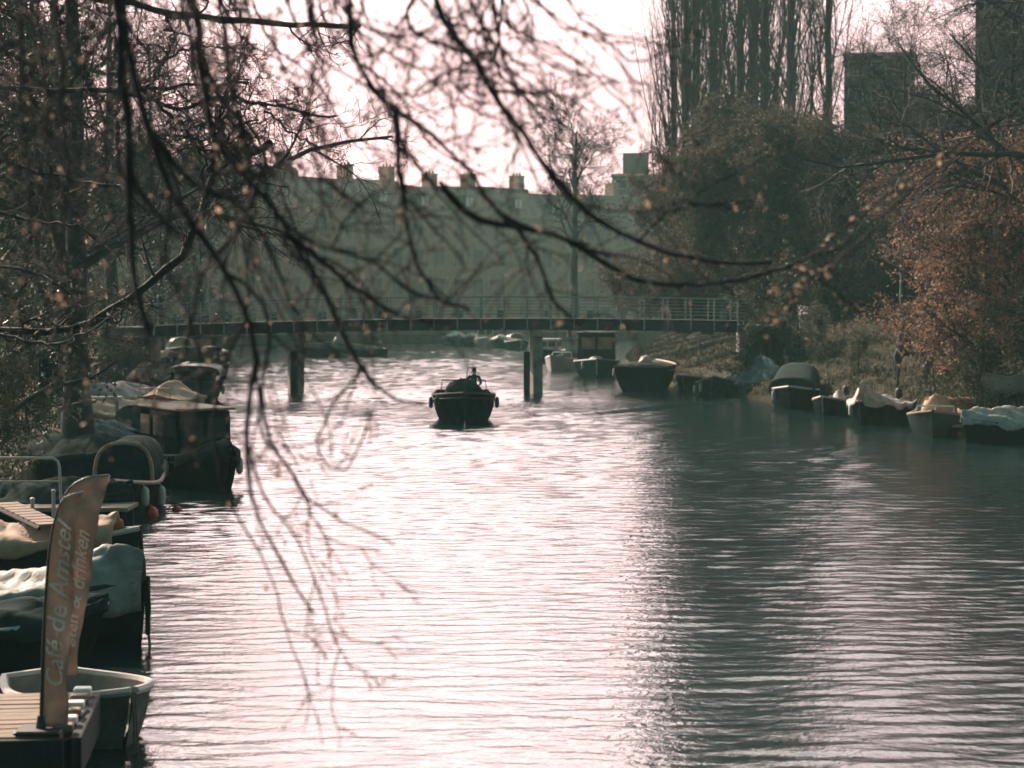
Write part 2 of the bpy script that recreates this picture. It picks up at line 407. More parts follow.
bounds = [-150, -95, -45, 10, 62, 115, 165, 215, 262, 307, 367, 408, 450, 488, 536, 582, 630, 668]
words = ['first', 'second', 'third', 'fourth', 'fifth', 'sixth', 'seventh', 'eighth', 'ninth', 'tenth', 'eleventh', 'twelfth', 'thirteenth', 'fourteenth', 'fifteenth', 'sixteenth', 'seventeenth']
def terr(px): d = 211 + (max(px, -150) - 330) * .126; return ((px - 512) * d / FPX, d)
lab_t = {8: 'brick terrace house beyond the bridge, its chimney the first clear of the branches'}
for i in range(len(bounds) - 1):
    a, b = terr(bounds[i]), terr(bounds[i + 1])
    z = 17.4 + (1.1 if i in (7, 8) else 0) + .25 * math.sin(i * 2.1)
    house('terraced_house', a, b, 1.0, 13.2, z - 1.0, f'grey brown terraced house beyond the bridge, {words[i]} of the row from the wooded quay', 'terraced houses behind the bridge', nwin=2 if b[0] - a[0] < 5.8 else 3)

def block(name, px0, px1, pytop, d, depth, label, floors, bays, mats='brick_dark', tier=None, rz=0.):
    a = P(px0, 300, d); b = P(px1, 300, d); top = P(0, pytop, d).z; base = 2.0
    e_ = empty(name, ((a.x + b.x) / 2, d, base), rz - math.atan2((a.x + b.x) / 2, d) * 1.15, label, 'apartment block')
    wd = b.x - a.x; h = top - base
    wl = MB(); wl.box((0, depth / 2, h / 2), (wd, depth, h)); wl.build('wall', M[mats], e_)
    rf = MB(); rf.box((0, depth / 2, h + .17), (wd + .3, depth + .3, .34)); r_ = rf.build('roof', M['rooftile'], e_)
    if tier:
        t_ = MB(); x0 = P(tier[0], 300, d).x - e_.location.x; x1 = P(tier[1], 300, d).x - e_.location.x; tz = P(0, tier[2], d).z - base
        t_.box(((x0 + x1) / 2, depth / 2, (h + .34 + tz) / 2), (x1 - x0, depth * .5, tz - h - .34)); t_.build('lift_house', M[mats], r_)
        ms = MB(); ms.tube([((x0 + x1) / 2 + .8, depth / 2, tz), ((x0 + x1) / 2 + .8, depth / 2, tz + 1.6)], .06); ms.build('mast', M['steel'], r_)
    fh = h / floors
    for f in range(floors):
        for k in range(bays):
            x = -wd / 2 + wd * (k + .5) / bays; zc = f * fh + fh * .55
            fr = MB(); ww, wh = wd / bays * .62, fh * .5
            for s in (-1, 1): fr.box((x + s * ww / 2, -.035, zc), (.1, .09, wh + .1))
            for s in (-1, 1): fr.box((x, -.035, zc + s * wh / 2), (ww - .1, .09, .1))
            q = fr.build('window', M['steel_grey'], e_)
            p_ = MB(); p_.box((x, -.012, zc), (ww - .1, .05, wh - .1)); p_.build('pane', M['glass'], q)
    return e_
block('apartment_block', 612, 668, 176, 285, 14, 'distant two step apartment block rising above the end of the terrace', 8, 3, tier=(622, 648, 151))
block('apartment_block', 843, 911, 56, 190, 14, 'dark flat roofed tower block standing behind the bare trees', 10, 3)
block('apartment_block', 974, 1075, -20, 165, 16, 'tallest dark tower block, cut by the top of the picture', 12, 4)
block('apartment_block', 655, 745, 235, 210, 12, 'low pale windowed block half hidden behind the dense round tree', 4, 6)

# ------------------------------------------------------------------ footbridge
BY = 97.0
def bz(x): return 3.62 - .0011 * (x - .5) ** 2
br = empty('footbridge', (0, BY, 0), 0, 'grey steel footbridge with open railings crossing the canal', 'footbridge')
XL, XR = -17.5, 11.2
xs = [XL + (XR - XL) * i / 40 for i in range(41)]
dk = MB()
for s in (0,):
    rows = []
    for x in xs: rows.append([(x, -1.45, bz(x)), (x, 1.45, bz(x)), (x, 1.45, bz(x) - .12), (x, -1.45, bz(x) - .12), (x, -1.45, bz(x))])
    dk.grid(rows)
dk.build('deck', M['wood_dark'], br)
for y0 in (-1.36, 1.36):
    g = MB(); rows = []
    for x in xs: rows.append([(x, y0 - .08, bz(x) - .123), (x, y0 + .08, bz(x) - .123), (x, y0 + .08, bz(x) - .55), (x, y0 - .08, bz(x) - .55), (x, y0 - .08, bz(x) - .123)])
    g.grid(rows)
    g.build('girder', M['steel'], br)
for y0 in (-1.5, 1.5):
    x = XL + .4
    while x < XR:
        p_ = MB(); p_.box((x, y0, bz(x) + .27), (.07, .06, 1.54)); p_.build('railing_post', M['steel_grey'], br)
        x += 1.115
    for k, (hh, rr) in enumerate(((1.03, .04), (.86, .016), (.70, .016), (.54, .016), (.38, .016), (.22, .016))):
        t_ = MB(); t_.tube([(x_, y0, bz(x_) + hh) for x_ in xs], rr, 5); t_.build('handrail' if k == 0 else 'rail', M['steel_grey'], br)
def pier(px, wpx):
    p0 = W(px, 394); x = p0.x * BY / p0.y
    for y0 in (-.95, .95):
        q = MB(); q.box((x, y0, 1.0), (.50, .50, 4.0), rz=R(22), bev=.03); pr = q.build('pier', M['concrete'], br)
    c = MB(); c.box((x, 0, bz(x) - .72), (.6, 2.7, .33), bev=.03); c.build('crosshead', M['concrete'], br)
    f = MB(); f.box((x - .46 if px > 400 else x + .12, -1.75, .55), (.3, .3, 3.0), bev=.03)
    f.build('fender_pile', M['wood_dark'], br)
pier(296, 12); pier(536, 12)
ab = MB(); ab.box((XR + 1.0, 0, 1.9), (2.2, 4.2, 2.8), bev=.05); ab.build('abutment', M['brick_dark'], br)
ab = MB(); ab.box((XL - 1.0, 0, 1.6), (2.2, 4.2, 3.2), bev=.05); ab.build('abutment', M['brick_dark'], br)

# ------------------------------------------------------------------ trees (vectorised growth)
def unit(a): return a / np.maximum(np.linalg.norm(a, axis=-1, keepdims=True), 1e-9)
def grow(PA, RA, k, length, angle, n, wander, trop, rf, tmin=.15, taper=.25, lenfall=.5, rmin=.003, phyl=None, g=None):
    """children of the polylines PA (B,m,3) with radii RA (B,m)"""
    g = g or rng
    B, m, _ = PA.shape; N = B * k
    par = np.repeat(np.arange(B), k)
    t = (np.tile(np.arange(k), B) + g.random(N)) / k; t = tmin + (1 - tmin) * t
    f = t * (m - 1); i = np.minimum(f.astype(int), m - 2); u = (f - i)[:, None]
    p0 = PA[par, i] * (1 - u) + PA[par, i + 1] * u
    T = unit(PA[par, i + 1] - PA[par, i])
    r0 = (RA[par, i] * (1 - u[:, 0]) + RA[par, i + 1] * u[:, 0])
    rand = g.normal(size=(N, 3)); Nn = unit(rand - T * (rand * T).sum(1, keepdims=True))
    al = np.radians(angle[0] + (angle[1] - angle[0]) * g.random(N))[:, None]
    d = T * np.cos(al) + Nn * np.sin(al)
    ln = length * (1 - lenfall * t) * (.6 + .8 * g.random(N))
    seg = (ln / (n - 1))[:, None]
    out = np.zeros((N, n, 3)); out[:, 0] = p0
    tv = np.array(trop)[None, :]
    for j in range(1, n):
        d = unit(d + wander * g.normal(size=(N, 3)) + tv)
        out[:, j] = out[:, j - 1] + d * seg
    rad = np.maximum(np.minimum(r0 * rf, r0), rmin)[:, None] * np.linspace(1, taper, n)[None, :]
    return out, np.maximum(rad, rmin * .6)
def tubes(sets, sides):
    """sets of (PA, RA) -> verts, loops, counts"""
    VV = []; LL = []; CC = []; base = 0
    for (PA, RA), s in zip(sets, sides):
        B, n, _ = PA.shape
        T = np.zeros_like(PA); T[:, 1:-1] = PA[:, 2:] - PA[:, :-2]; T[:, 0] = PA[:, 1] - PA[:, 0]; T[:, -1] = PA[:, -1] - PA[:, -2]
        T = unit(T)
        mean = unit(PA[:, -1] - PA[:, 0])
        ref = np.where(np.abs(mean[:, 2:3]) < .8, np.array([[0, 0, 1.]]), np.array([[1., 0, 0]]))[:, None, :]
        A = unit(np.cross(T, np.broadcast_to(ref, T.shape))); C = np.cross(T, A)
        q = np.arange(s) * 2 * np.pi / s
        V = PA[:, :, None, :] + RA[:, :, None, None] * (A[:, :, None, :] * np.cos(q)[None, None, :, None] + C[:, :, None, :] * np.sin(q)[None, None, :, None])
        idx = np.arange(B * n * s).reshape(B, n, s) + base
        a = idx[:, :-1, :]; b = np.roll(idx, -1, 2)[:, :-1, :]; c = np.roll(idx, -1, 2)[:, 1:, :]; d = idx[:, 1:, :]
        F = np.stack([a, b, c, d], -1).reshape(-1, 4)
        VV.append(V.reshape(-1, 3)); LL.append(F.ravel()); CC.append(np.full(len(F), 4)); base += B * n * s
    return np.concatenate(VV), np.concatenate(LL), np.concatenate(CC)
def tube_obj(name, sets, sides, m, parent, smooth=True):
    return link(name, new_mesh_np(name, *tubes(sets, sides), smooth), m, parent)
def leaves_mesh(name, C, size, g=None, bend=True, aspect=.6, droop=None):
    g = g or rng
    n = len(C); s = (size * (.6 + .8 * g.random(n)))[:, None]
    a = unit(g.normal(size=(n, 3)));
    if droop: a = unit(a + np.array([[0, 0, -droop]]))
    b = unit(np.cross(a, g.normal(size=(n, 3)))); c = np.cross(a, b)
    # a folded leaf: two triangles-pairs sharing the midrib
    v = np.stack([C, C + a * s * .5 + b * s * aspect * .5 + c * s * .12, C + a * s, C + a * s * .5 - b * s * aspect * .5 + c * s * .12], 1)
    idx = np.arange(n * 4).reshape(n, 4)
    F = np.concatenate([idx[:, [0, 1, 2]], idx[:, [0, 2, 3]]]).ravel()
    return new_mesh_np(name, v.reshape(-1, 3), F, np.full(2 * n, 3), False)
def leaves_obj(name, C, size, m, parent, **k): return link(name, leaves_mesh(name, C, size, **k), m, parent)
def pts_of(PA, per, jit, g=None, tmin=0.2):
    g = g or rng
    B, n, _ = PA.shape; par = np.repeat(np.arange(B), per); f = (tmin + (1 - tmin) * g.random(len(par))) * (n - 1)
    i = np.minimum(f.astype(int), n - 2); u = (f - i)[:, None]
    return PA[par, i] * (1 - u) + PA[par, i + 1] * u + g.normal(size=(len(par), 3)) * jit
def trunk_line(h, r, lean=(0, 0), n=12, wob=.15, g=None, tip=.2):
    g = g or rng
    t = np.linspace(0, 1, n); p = np.zeros((1, n, 3))
    p[0, :, 0] = lean[0] * t * h + np.cumsum(g.normal(size=n)) * wob * .3 * (t > 0); p[0, :, 1] = lean[1] * t * h + np.cumsum(g.normal(size=n)) * wob * .3 * (t > 0); p[0, :, 2] = t * h - .25
    rad = r * (1 - (1 - tip) * t); rad[0] *= 1.5; rad[1] *= 1.08
    return p, rad[None, :]

def bare_tree(name, h, r, label, group, loc, twig='twig', k=(11, 8, 8, 5), spread=.42, trop=.02, angle=(35, 65), leaves=None, leafsize=.08, leafper=2, lean=(0, 0), rmin=.008, seed=1, cat='tree', hang=0., tmin=.3, bark='bark_far', leaf_in=None):
    g = np.random.default_rng(seed)
    e_ = empty(name, loc, 0, label, cat, group)
    tr = trunk_line(h, r, lean, g=g)
    l1 = grow(*tr, k[0], h * spread, angle, 9, .16, (0, 0, trop * 3), .55, tmin, .25, .55, rmin, g=g)
    l2 = grow(*l1, k[1], h * spread * .42, (25, 60), 7, .2, (0, 0, trop), .55, .2, .3, .4, rmin, g=g)
    l3 = grow(*l2, k[2], h * spread * .20, (25, 65), 5, .22, (0, 0, -hang * .3), .6, .15, .4, .3, rmin * .8, g=g)
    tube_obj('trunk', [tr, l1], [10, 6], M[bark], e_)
    sets = [l2, l3]; sd_ = [4, 3]; last = l3
    if len(k) > 3 and k[3]:
        l4 = grow(*l3, k[3], h * spread * .09, (25, 70), 4, .25, (0, 0, -hang), .7, .1, .5, .2, rmin * .65, g=g)
        sets.append(l4); sd_.append(3); last = l4
    tube_obj('crown', sets, sd_, M[twig], e_, False)
    if leaves:
        C = pts_of(last[0], leafper, .04, g)
        if leaf_in is not None: C = C[leaf_in(C)]
        leaves_obj('foliage', C, leafsize, M[leaves], e_, g=g, droop=.4)
    return e_
def poplar(h, r, label, loc, seed, copyof=None):
    g = np.random.default_rng(seed)
    e_ = empty('poplar_tree', loc, 0, label, 'tree', 'tall bare poplars')
    tr = trunk_line(h, r, g=g, n=16, wob=.1, tip=.12)
    l1 = grow(*tr, 44, h * .34, (14, 30), 11, .05, (0, 0, .16), .26, .10, .25, .55, .016, g=g)
    l2 = grow(*l1, 13, h * .095, (12, 34), 6, .07, (0, 0, .16), .5, .1, .3, .4, .011, g=g)
    l3 = grow(*l2, 8, h * .034, (15, 40), 4, .12, (0, 0, .1), .6, .1, .4, .3, .010, g=g)
    tube_obj('trunk', [tr, l1], [9, 4], M['bark_far'], e_)
    tube_obj('crown', [l2, l3], [3, 3], M['twig_brown'], e_, False)
    return e_
def place_copy(src, label, loc, rz, s=1., group=None):
    c = copy_tree(src); c.location = loc; c.rotation_euler = (0, 0, rz); c.scale = (s, s, s); c['label'] = label
    if group: c['group'] = group
    return c
def gx(px, d): return (px - 512) * d / FPX

# poplars beyond the footbridge
pa = poplar(37, .38, 'tallest bare poplar beyond the bridge, edge of the clump against open sky', (gx(684, 128), 128, 2.6), 11)
pb = poplar(36, .36, 'bare poplar in the middle of the dense upright clump', (gx(738, 122), 122, 2.6), 12)
for src, px, d, s, rz, lab in ((pa, 712, 137, 1.2, 2.0, 'bare poplar standing just behind the outermost pair of the clump'), (pb, 790, 130, 1.18, 1.1, 'bare poplar beside the flat roofed tower block'),
                               (pa, 695, 146, 1.2, 5.2, 'bare poplar in the second rank behind the outermost one'), (pb, 672, 139, .92, 4.6, 'slimmest bare poplar, set against the open sky'), (pa, 752, 150, 1.22, .7, 'rearmost bare poplar in the middle of the clump'), (pa, 828, 140, 1.05, 4.0, 'bare poplar closest to the flat roofed tower block, trunk hidden'), (pb, 764, 140, 1.22, 3.3, 'rear bare poplar filling the gap between the clump’s trunks')):
    place_copy(src, lab.replace('’', "'"), (gx(px, d), d, 2.6), rz, s)
# dense round trees in front of the poplars
dn = bare_tree('round_tree', 8.6, .28, 'dense rounded tree with rusty brown withered leaves beside the bridge end', 'dense rounded trees', (gx(706, 112), 112, 2.9), 'twig_brown', (26, 11, 9, 6), .52, .03, (45, 95), 'leaf_brown', .13, 3, rmin=.013, seed=21, tmin=.04)
for px, d, s, rz, lab in ((772, 110, 1.15, 1.7, 'dense brown rounded tree standing in front of the poplars'), (838, 106, 1.05, 3.4, 'dense rounded tree behind the green canopied boat'),
                          (735, 122, 1.3, 4.4, 'taller rounded tree at the foot of the poplar clump'), (880, 118, 1.2, 5.3, 'dense rounded tree below the flat roofed tower'), (672, 128, .95, .8, 'rounded tree closest to the far terrace'), (942, 112, 1.25, 2.4, 'dense rounded tree behind the beech')):
    place_copy(dn, lab, (gx(px, d), d, 2.8), rz, s)
# open tree standing before the far terrace
bare_tree('bare_tree', 19.5, .5, 'lone bare tree whose crown stands above the far terrace roof', 'bare trees', (gx(574, 190), 190, 1.2), 'bark', (15, 8, 7, 4), .46, .03, (30, 65), rmin=.026, seed=31, tmin=.4, bark='bark')
# trees on the wooded quay
qa = bare_tree('bare_tree', 17, .34, 'ivy clad tree on the quay above the sunlit ground', 'bare trees on the boat quay', (gx(78, 50), 50, .9), 'twig', (15, 10, 9, 5), .45, .01, (35, 75), rmin=.009, seed=41, tmin=.2, hang=.05)
qb = bare_tree('bare_tree', 19, .36, 'tall bare tree on the quay behind the white topped boat', 'bare trees on the boat quay', (gx(60, 78), 78, 1.2), 'twig', (16, 10, 9, 5), .42, .02, (35, 70), rmin=.011, seed=42, tmin=.2)
for src, px, d, s, rz, lab in ((qb, -8, 62, .95, 1., 'bare tree on the quay at the picture edge'), (qa, 112, 98, 1.1, 2.2, 'bare tree on the quay just before the bridge end'),
                               (qb, 150, 128, 1., 3.1, 'bare tree on the quay just beyond the bridge end'), (qa, 186, 160, 1.15, 4.5, 'bare tree on the quay farthest beyond the bridge'), (qa, 25, 95, 1.1, 5.2, 'bare tree set back on the quay behind the evergreens')):
    x = gx(px, d); place_copy(src, lab, (x, d, zl(x, d)), rz, s)

def leafy_tree(name, h, r, label, loc, seed, lm='leaf_green', size=.16, per=5, group='evergreens on the quay', k=(18, 9, 7), spread=.36, tmin=.08, cat='tree'):
    g = np.random.default_rng(seed)
    e_ = empty(name, loc, 0, label, cat, group)
    tr = trunk_line(h, r, g=g)
    l1 = grow(*tr, k[0], h * spread, (45, 85), 8, .16, (0, 0, .03), .45, tmin, .25, .5, .012, g=g)
    l2 = grow(*l1, k[1], h * spread * .4, (30, 70), 5, .2, (0, 0, .0), .5, .2, .3, .4, .01, g=g)
    l3 = grow(*l2, k[2], h * spread * .16, (30, 70), 4, .2, (0, 0, 0), .6, .2, .3, .3, .008, g=g)
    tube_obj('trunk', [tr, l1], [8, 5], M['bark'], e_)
    tube_obj('crown', [l2, l3], [3, 3], M['twig'], e_, False)
    leaves_obj('foliage', pts_of(l3[0], per, .12, g), size, M[lm], e_, g=g)
    return e_
ea = leafy_tree('evergreen_tree', 11, .22, 'dark ivy covered evergreen tree behind the metal handrail', (gx(-15, 46), 46, .9), 51)
for px, d, s, rz, lab in ((10, 74, .8, 1.2, 'dark evergreen tree behind the white boom'), (160, 112, .8, 4., 'dark evergreen at the near bridge abutment'), (202, 152, .85, .5, 'dark evergreen past the bridge by the far quay'), (60, 100, 1.1, 5., 'tall dark evergreen rising behind the quay trees'), (-30, 60, 1.2, 2., 'broad dark evergreen at the picture edge behind the bare tree'), (150, 170, 1.1, 3., 'distant evergreen between the quay houses and the bridge')):
    x = gx(px, d); place_copy(ea, lab, (x, d, zl(x, d) - .1), rz, s)

# trees on the grassy bank
rt = bare_tree('bare_tree', 17, .33, 'dark bare tree leaning over the boats from the grassy bank', 'bare trees on the grassy bank', (gx(1090, 68), 68, 2.2), 'twig', (15, 9, 8, 5), .55, -.005, (45, 85), rmin=.009, seed=61, lean=(-.12, 0), tmin=.25)
rt2 = bare_tree('bare_tree', 13, .24, 'slender bare tree behind the person on the bank', 'bare trees on the grassy bank', (gx(905, 88), 88, 2.4), 'twig', (13, 9, 8, 5), .5, .0, (40, 75), rmin=.010, seed=62, tmin=.3, lean=(.03, 0))
for src, px, d, s, rz, lab in ((rt2, 925, 80, .72, 3.0, 'low bare tree rooted just behind the person walking'), (rt, 1120, 82, 1.15, .3, 'second leaning bare tree behind the dark leaning one'), (rt2, 985, 98, 1.0, 1.3, 'bare tree before the tallest tower block'), (rt2, 878, 108, .95, 2.5, 'bare tree in front of the flat roofed tower, on the lawn'), (rt2, 1005, 84, 1.1, 4., 'bare tree behind the russet leaved bush'), (rt2, 900, 125, .9, 5.1, 'farthest bare tree on the sunlit lawn')):
    x = gx(px, d); place_copy(src, lab, (x, d, zr(x, d)), rz, s)
# russet beech: leaves hang on along the lower crown
be = bare_tree('beech_tree', 9.2, .22, 'beech holding russet withered leaves above the grey bow-on boat', None, (gx(985, 72), 72, zr(gx(985, 72), 72)), 'twig', (18, 10, 9, 4), .40, -.02, (50, 95), 'leaf_rust', .13, 2, rmin=.008, seed=71, hang=.12, tmin=.1)
place_copy(be, 'second russet beech farther back, filling in behind the bow-on grey boat', (gx(925, 84), 84, zr(gx(925, 84), 84)), 2.2, .95)
place_copy(be, 'russet beech at the very edge of the view above the white sheeted boat', (gx(1050, 69), 69, zr(gx(1050, 69), 69)), 4.1, 1.0)
be['group'] = 'russet beeches on the grassy bank'
for o_ in col.objects:
    if o_.get('category') == 'tree' and 'russet beech' in o_.get('label', ''): o_['group'] = be['group']
sh = leafy_tree('bank_shrub', 2.6, .06, 'dark green shrub on the bank behind the grey boat', (gx(975, 70), 70, zr(gx(975, 70), 70) - .1), 81, 'leaf_olive', .10, 4, 'shrubs on the grassy bank', (14, 7, 6), .45, .02, 'shrub')
for px, d, s, rz, lab in ((1015, 72, 1.2, 1., 'dark shrub on the bank behind the crumpled white tarpaulin'), (935, 76, .8, 2., 'low shrub between the person and the grey boat'), (752, 101, 1.2, 3., 'shrub on the slope behind the blue tarpaulin boat'), (822, 92, .9, 4., 'shrub on the bank behind the green canopied boat'), (858, 86, .7, 5., 'small shrub on the bank above the small dark boat'), (800, 95.5, 1.5, 2.2, 'shrub hiding the bridge abutment on the grassy bank'), (744, 94.5, 1.0, .3, 'small shrub at the very end of the bridge railing'), (772, 94.8, 1.0, 5.2, 'shrub beside the abutment, close to the boats'), (960, 84, 1.3, .4, 'broad shrub under the beech at the lawn edge')):
    x = gx(px, d); place_copy(sh, lab, (x, d, zr(x, d) - .1), rz, s)

for px, d, s_, rz, lab in ((-6, 42, 1.0, 1.4, 'dark shrub on the quay behind the landing stage'), (28, 56, .9, 2.6, 'dark shrub beside the utility cabinet'), (18, 66, 1.4, .9, 'broad dark shrub in front of the white boom'), (110, 82, 1.1, 4.4, 'dark shrub on the quay edge behind the tan decked boat'), (138, 104, 1.3, 3.9, 'dark shrub below the quay end of the bridge')):
    x = gx(px, d); c_ = place_copy(sh, lab, (x, d, zl(x, d) - .1), rz, s_, 'shrubs on the quay')
# ------------------------------------------------------------------ traced limbs of the two nearest trees
def resample(pts, n):
    p = [Vector(q) for q in pts]
    # Catmull-Rom
    q = [p[0] * 2 - p[1]] + p + [p[-1] * 2 - p[-2]]
    out = []
    for i in range(1, len(q) - 2):
        for k in range(10):
            t = k / 10
            a, b, c, d = q[i - 1], q[i], q[i + 1], q[i + 2]
            out.append(.5 * ((2 * b) + (c - a) * t + (2 * a - 5 * b + 4 * c - d) * t * t + (3 * b - a - 3 * c + d) * t ** 3))
    out.append(p[-1])
    L = np.array([tuple(x) for x in out]); s = np.r_[0, np.cumsum(np.linalg.norm(np.diff(L, axis=0), axis=1))]
    ss = np.linspace(0, s[-1], n)
    return np.stack([np.interp(ss, s, L[:, k]) for k in range(3)], 1)
def limbs(strokes, n, g, wob=.004):
    PA = []; RA = []
    for pts, d0, d1, w0, w1 in strokes:
        m = len(pts); q = []
        for i, p in enumerate(pts):
            d = d0 + (d1 - d0) * i / (m - 1)
            q.append(P(p[0], p[1], d))
        L = resample(q, n); L[1:-1] += g.normal(size=(n - 2, 3)) * wob * np.array([1, 2, 1])
        PA.append(L); RA.append(np.linspace(.86 * w0 * d0 / FPX / 2, .9 * w1 * d1 / FPX / 2, n) * (1 + .12 * g.normal(size=n)))
    return np.array(PA), np.abs(np.array(RA))
g1 = np.random.default_rng(101)
near = empty('overhanging_tree', (-5.6, 7.0, .4), 0, 'nearest tree whose budding blurred branches hang across the view', 'tree')
near_w = [
 # (pixel polyline root->tip, distance root, tip, width px root, tip)
 ([(60, -330), (105, -120), (118, 0), (123, 70), (127, 140), (130, 210), (134, 270), (150, 330)], 7.6, 8.2, 20, 7),
 ([(90, -300), (130, 60), (150, 130), (172, 190), (198, 230), (228, 275), (248, 315), (256, 350), (252, 390), (246, 430), (247, 470), (256, 512), (275, 552), (296, 585), (314, 614)], 8, 9, 15, 3),
 ([(160, -300), (205, 90), (222, 150), (255, 185), (280, 220), (305, 262), (326, 292), (342, 330), (362, 368), (380, 390), (402, 402), (424, 404)], 8.6, 9.2, 14, 3.5),
 ([(250, -300), (330, -60), (352, 20), (352, 50), (372, 88), (398, 112), (430, 132), (470, 175), (500, 215), (545, 232), (590, 245)], 8.4, 9.5, 10, 4),
 ([(330, -280), (420, -60), (442, 22), (466, 48), (492, 92), (520, 128), (545, 165), (580, 205), (625, 235), (670, 252), (720, 262), (772, 262)], 8.6, 10, 11, 5),
 ([(440, 182), (468, 214), (515, 226), (560, 236), (602, 262), (645, 282), (692, 285), (740, 279), (785, 266), (850, 243)], 9.2, 10.2, 9, 3),
 ([(500, 215), (525, 240), (542, 268), (552, 300), (580, 325)], 9.2, 9.4, 6, 3),
 ([(395, 112), (400, 160), (406, 220), (420, 270), (440, 298), (470, 310)], 8.8, 9.0, 8, 3),
 ([(285, 232), (330, 268), (372, 300), (408, 318), (452, 322)], 8.8, 9.2, 9, 3),
 ([(180, -280), (230, 80), (262, 170), (270, 205), (300, 235), (330, 250), (372, 262), (410, 290), (440, 300)], 8.3, 8.9, 9, 3),
 ([(228, 275), (262, 300), (268, 345), (262, 400), (270, 440), (290, 470), (312, 500), (350, 525), (395, 545)], 8.6, 9.3, 6, 2),
 ([(248, 315), (225, 365), (214, 420), (222, 480), (245, 530), (275, 585), (290, 640), (312, 700)], 8.5, 9.3, 5, 1.6),
 ([(256, 350), (262, 430), (290, 470), (320, 530), (345, 545), (380, 552)], 8.5, 9.3, 4.5, 1.8),
 ([(246, 430), (262, 490), (300, 545), (322, 600), (335, 640), (352, 670)], 8.8, 9.3, 4, 1.6),
 ([(262, 170), (238, 230), (205, 268), (190, 330), (176, 380)], 8.6, 8.9, 7, 2.5),
 ([(305, -260), (400, -80), (500, -20), (560, 20), (600, 40), (650, 48)], 8.8, 9.4, 6, 2),
 ([(480, -250), (500, -60), (505, 10), (530, 50), (560, 70), (592, 78)], 9, 9.3, 6, 2),
 ([(600, -250), (560, -100), (560, -20), (590, 25), (640, 40), (665, 46)], 9.4, 9.9, 5, 2),
 ([(492, 92), (540, 92), (570, 98), (600, 120)], 9.1, 9.2, 4, 2),
 ([(372, 88), (420, 95), (450, 70), (480, 72), (515, 60)], 8.9, 9.0, 4, 2),
 ([(352, 20), (390, 35), (430, 30), (470, 10)], 8.6, 8.8, 5, 2),
 ([(545, 165), (560, 195), (610, 210), (660, 210)], 9.2, 9.5, 4, 2),
 ([(40, -320), (60, 60), (66, 180), (60, 260), (75, 330), (95, 390)], 7.4, 7.9, 9, 3),
 ([(20, -320), (20, 80), (30, 200), (22, 300), (35, 380)], 7.2, 7.7, 7, 3),
 ([(330, 250), (350, 215), (380, 190), (415, 185), (440, 160)], 8.9, 9.1, 4, 2),
 ([(150, 130), (190, 180), (240, 205), (268, 250), (300, 320), (330, 345)], 8.2, 8.7, 8, 3),
 ([(172, 190), (166, 260), (186, 310), (200, 370), (190, 450)], 8.2, 8.6, 5, 2),
 ([(362, 368), (330, 410), (318, 450), (345, 470), (372, 415)], 9, 9.2, 4, 1.8),
 ([(314, -250), (310, -20), (318, 40), (308, 110), (318, 180), (325, 225)], 8.6, 8.9, 6, 2.5),
 ([(640, 240), (668, 212), (700, 205), (760, 200)], 9.6, 9.8, 4, 2),
]
for k in range(54):   # further sprays hanging from the same limb, thickest towards the trunk
    x0 = -140 + 640 * g1.random() ** 1.5; y1 = (60 + 230 * g1.random()) * (1.25 if x0 < 200 else .75); dx = 40 + 190 * g1.random(); d_ = 7.4 + 3.4 * g1.random(); q = g1.normal(size=6) * 16
    near_w.append(([(x0 - 30, -330), (x0 + q[0], -120), (x0 + dx * .25 + q[1], y1 * .15), (x0 + dx * .45 + q[2], y1 * .45), (x0 + dx * .72 + q[3], y1 * .75), (x0 + dx, y1 + q[4])], d_, d_ + .5, 4 + 4 * g1.random(), 1.8))
LP = limbs(near_w, 26, g1)
trk = resample([(-5.6, 7.0, .2), (-5.65, 7.05, 2.5), (-5.5, 7.1, 5), (-4.9, 7.3, 6.6), (-3.6, 7.7, 7.2), (-1.8, 8.3, 7.05), (-.2, 8.9, 6.95), (1.2, 9.4, 6.75)], 26)
trk2 = resample([(-5.5, 7.1, 4.6), (-4.4, 7.2, 6.3), (-3.2, 7.4, 6.9), (-2.2, 7.6, 7.2), (-1.2, 8, 7.3)], 26)
off = np.array([5.6, -7.0, -.4])
LTr = (np.stack([trk, trk2]) + off, np.stack([np.linspace(.26, .03, 26), np.linspace(.14, .03, 26)]))
LP = (LP[0] + off, LP[1])
tw1 = grow(*LP, 9, .60, (25, 70), 10, .15, (0, 0, -.05), .5, .14, .4, .3, .0042, g=g1)
zs_ = tw1[0][:, 0] - off - np.array([0, 0, CAM_H]); py_ = 384 - FPX * (zs_[:, 2] / zs_[:, 1] + math.tan(PITCH)); px_2 = 512 + FPX * zs_[:, 0] / zs_[:, 1]
keep = g1.random(len(py_)) < np.where(py_ > 390, .38, np.where((px_2 > 470) & (py_ < 230), .55, 1))   # the lower and outer sprays are sparser
tw1 = (tw1[0][keep], tw1[1][keep])
tw2 = grow(*tw1, 3, .20, (25, 65), 6, .18, (0, 0, -.02), .7, .15, .5, .3, .0028, g=g1)
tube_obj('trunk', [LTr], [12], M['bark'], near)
tube_obj('crown', [LP, tw1, tw2], [8, 5, 4], M['bark'], near)
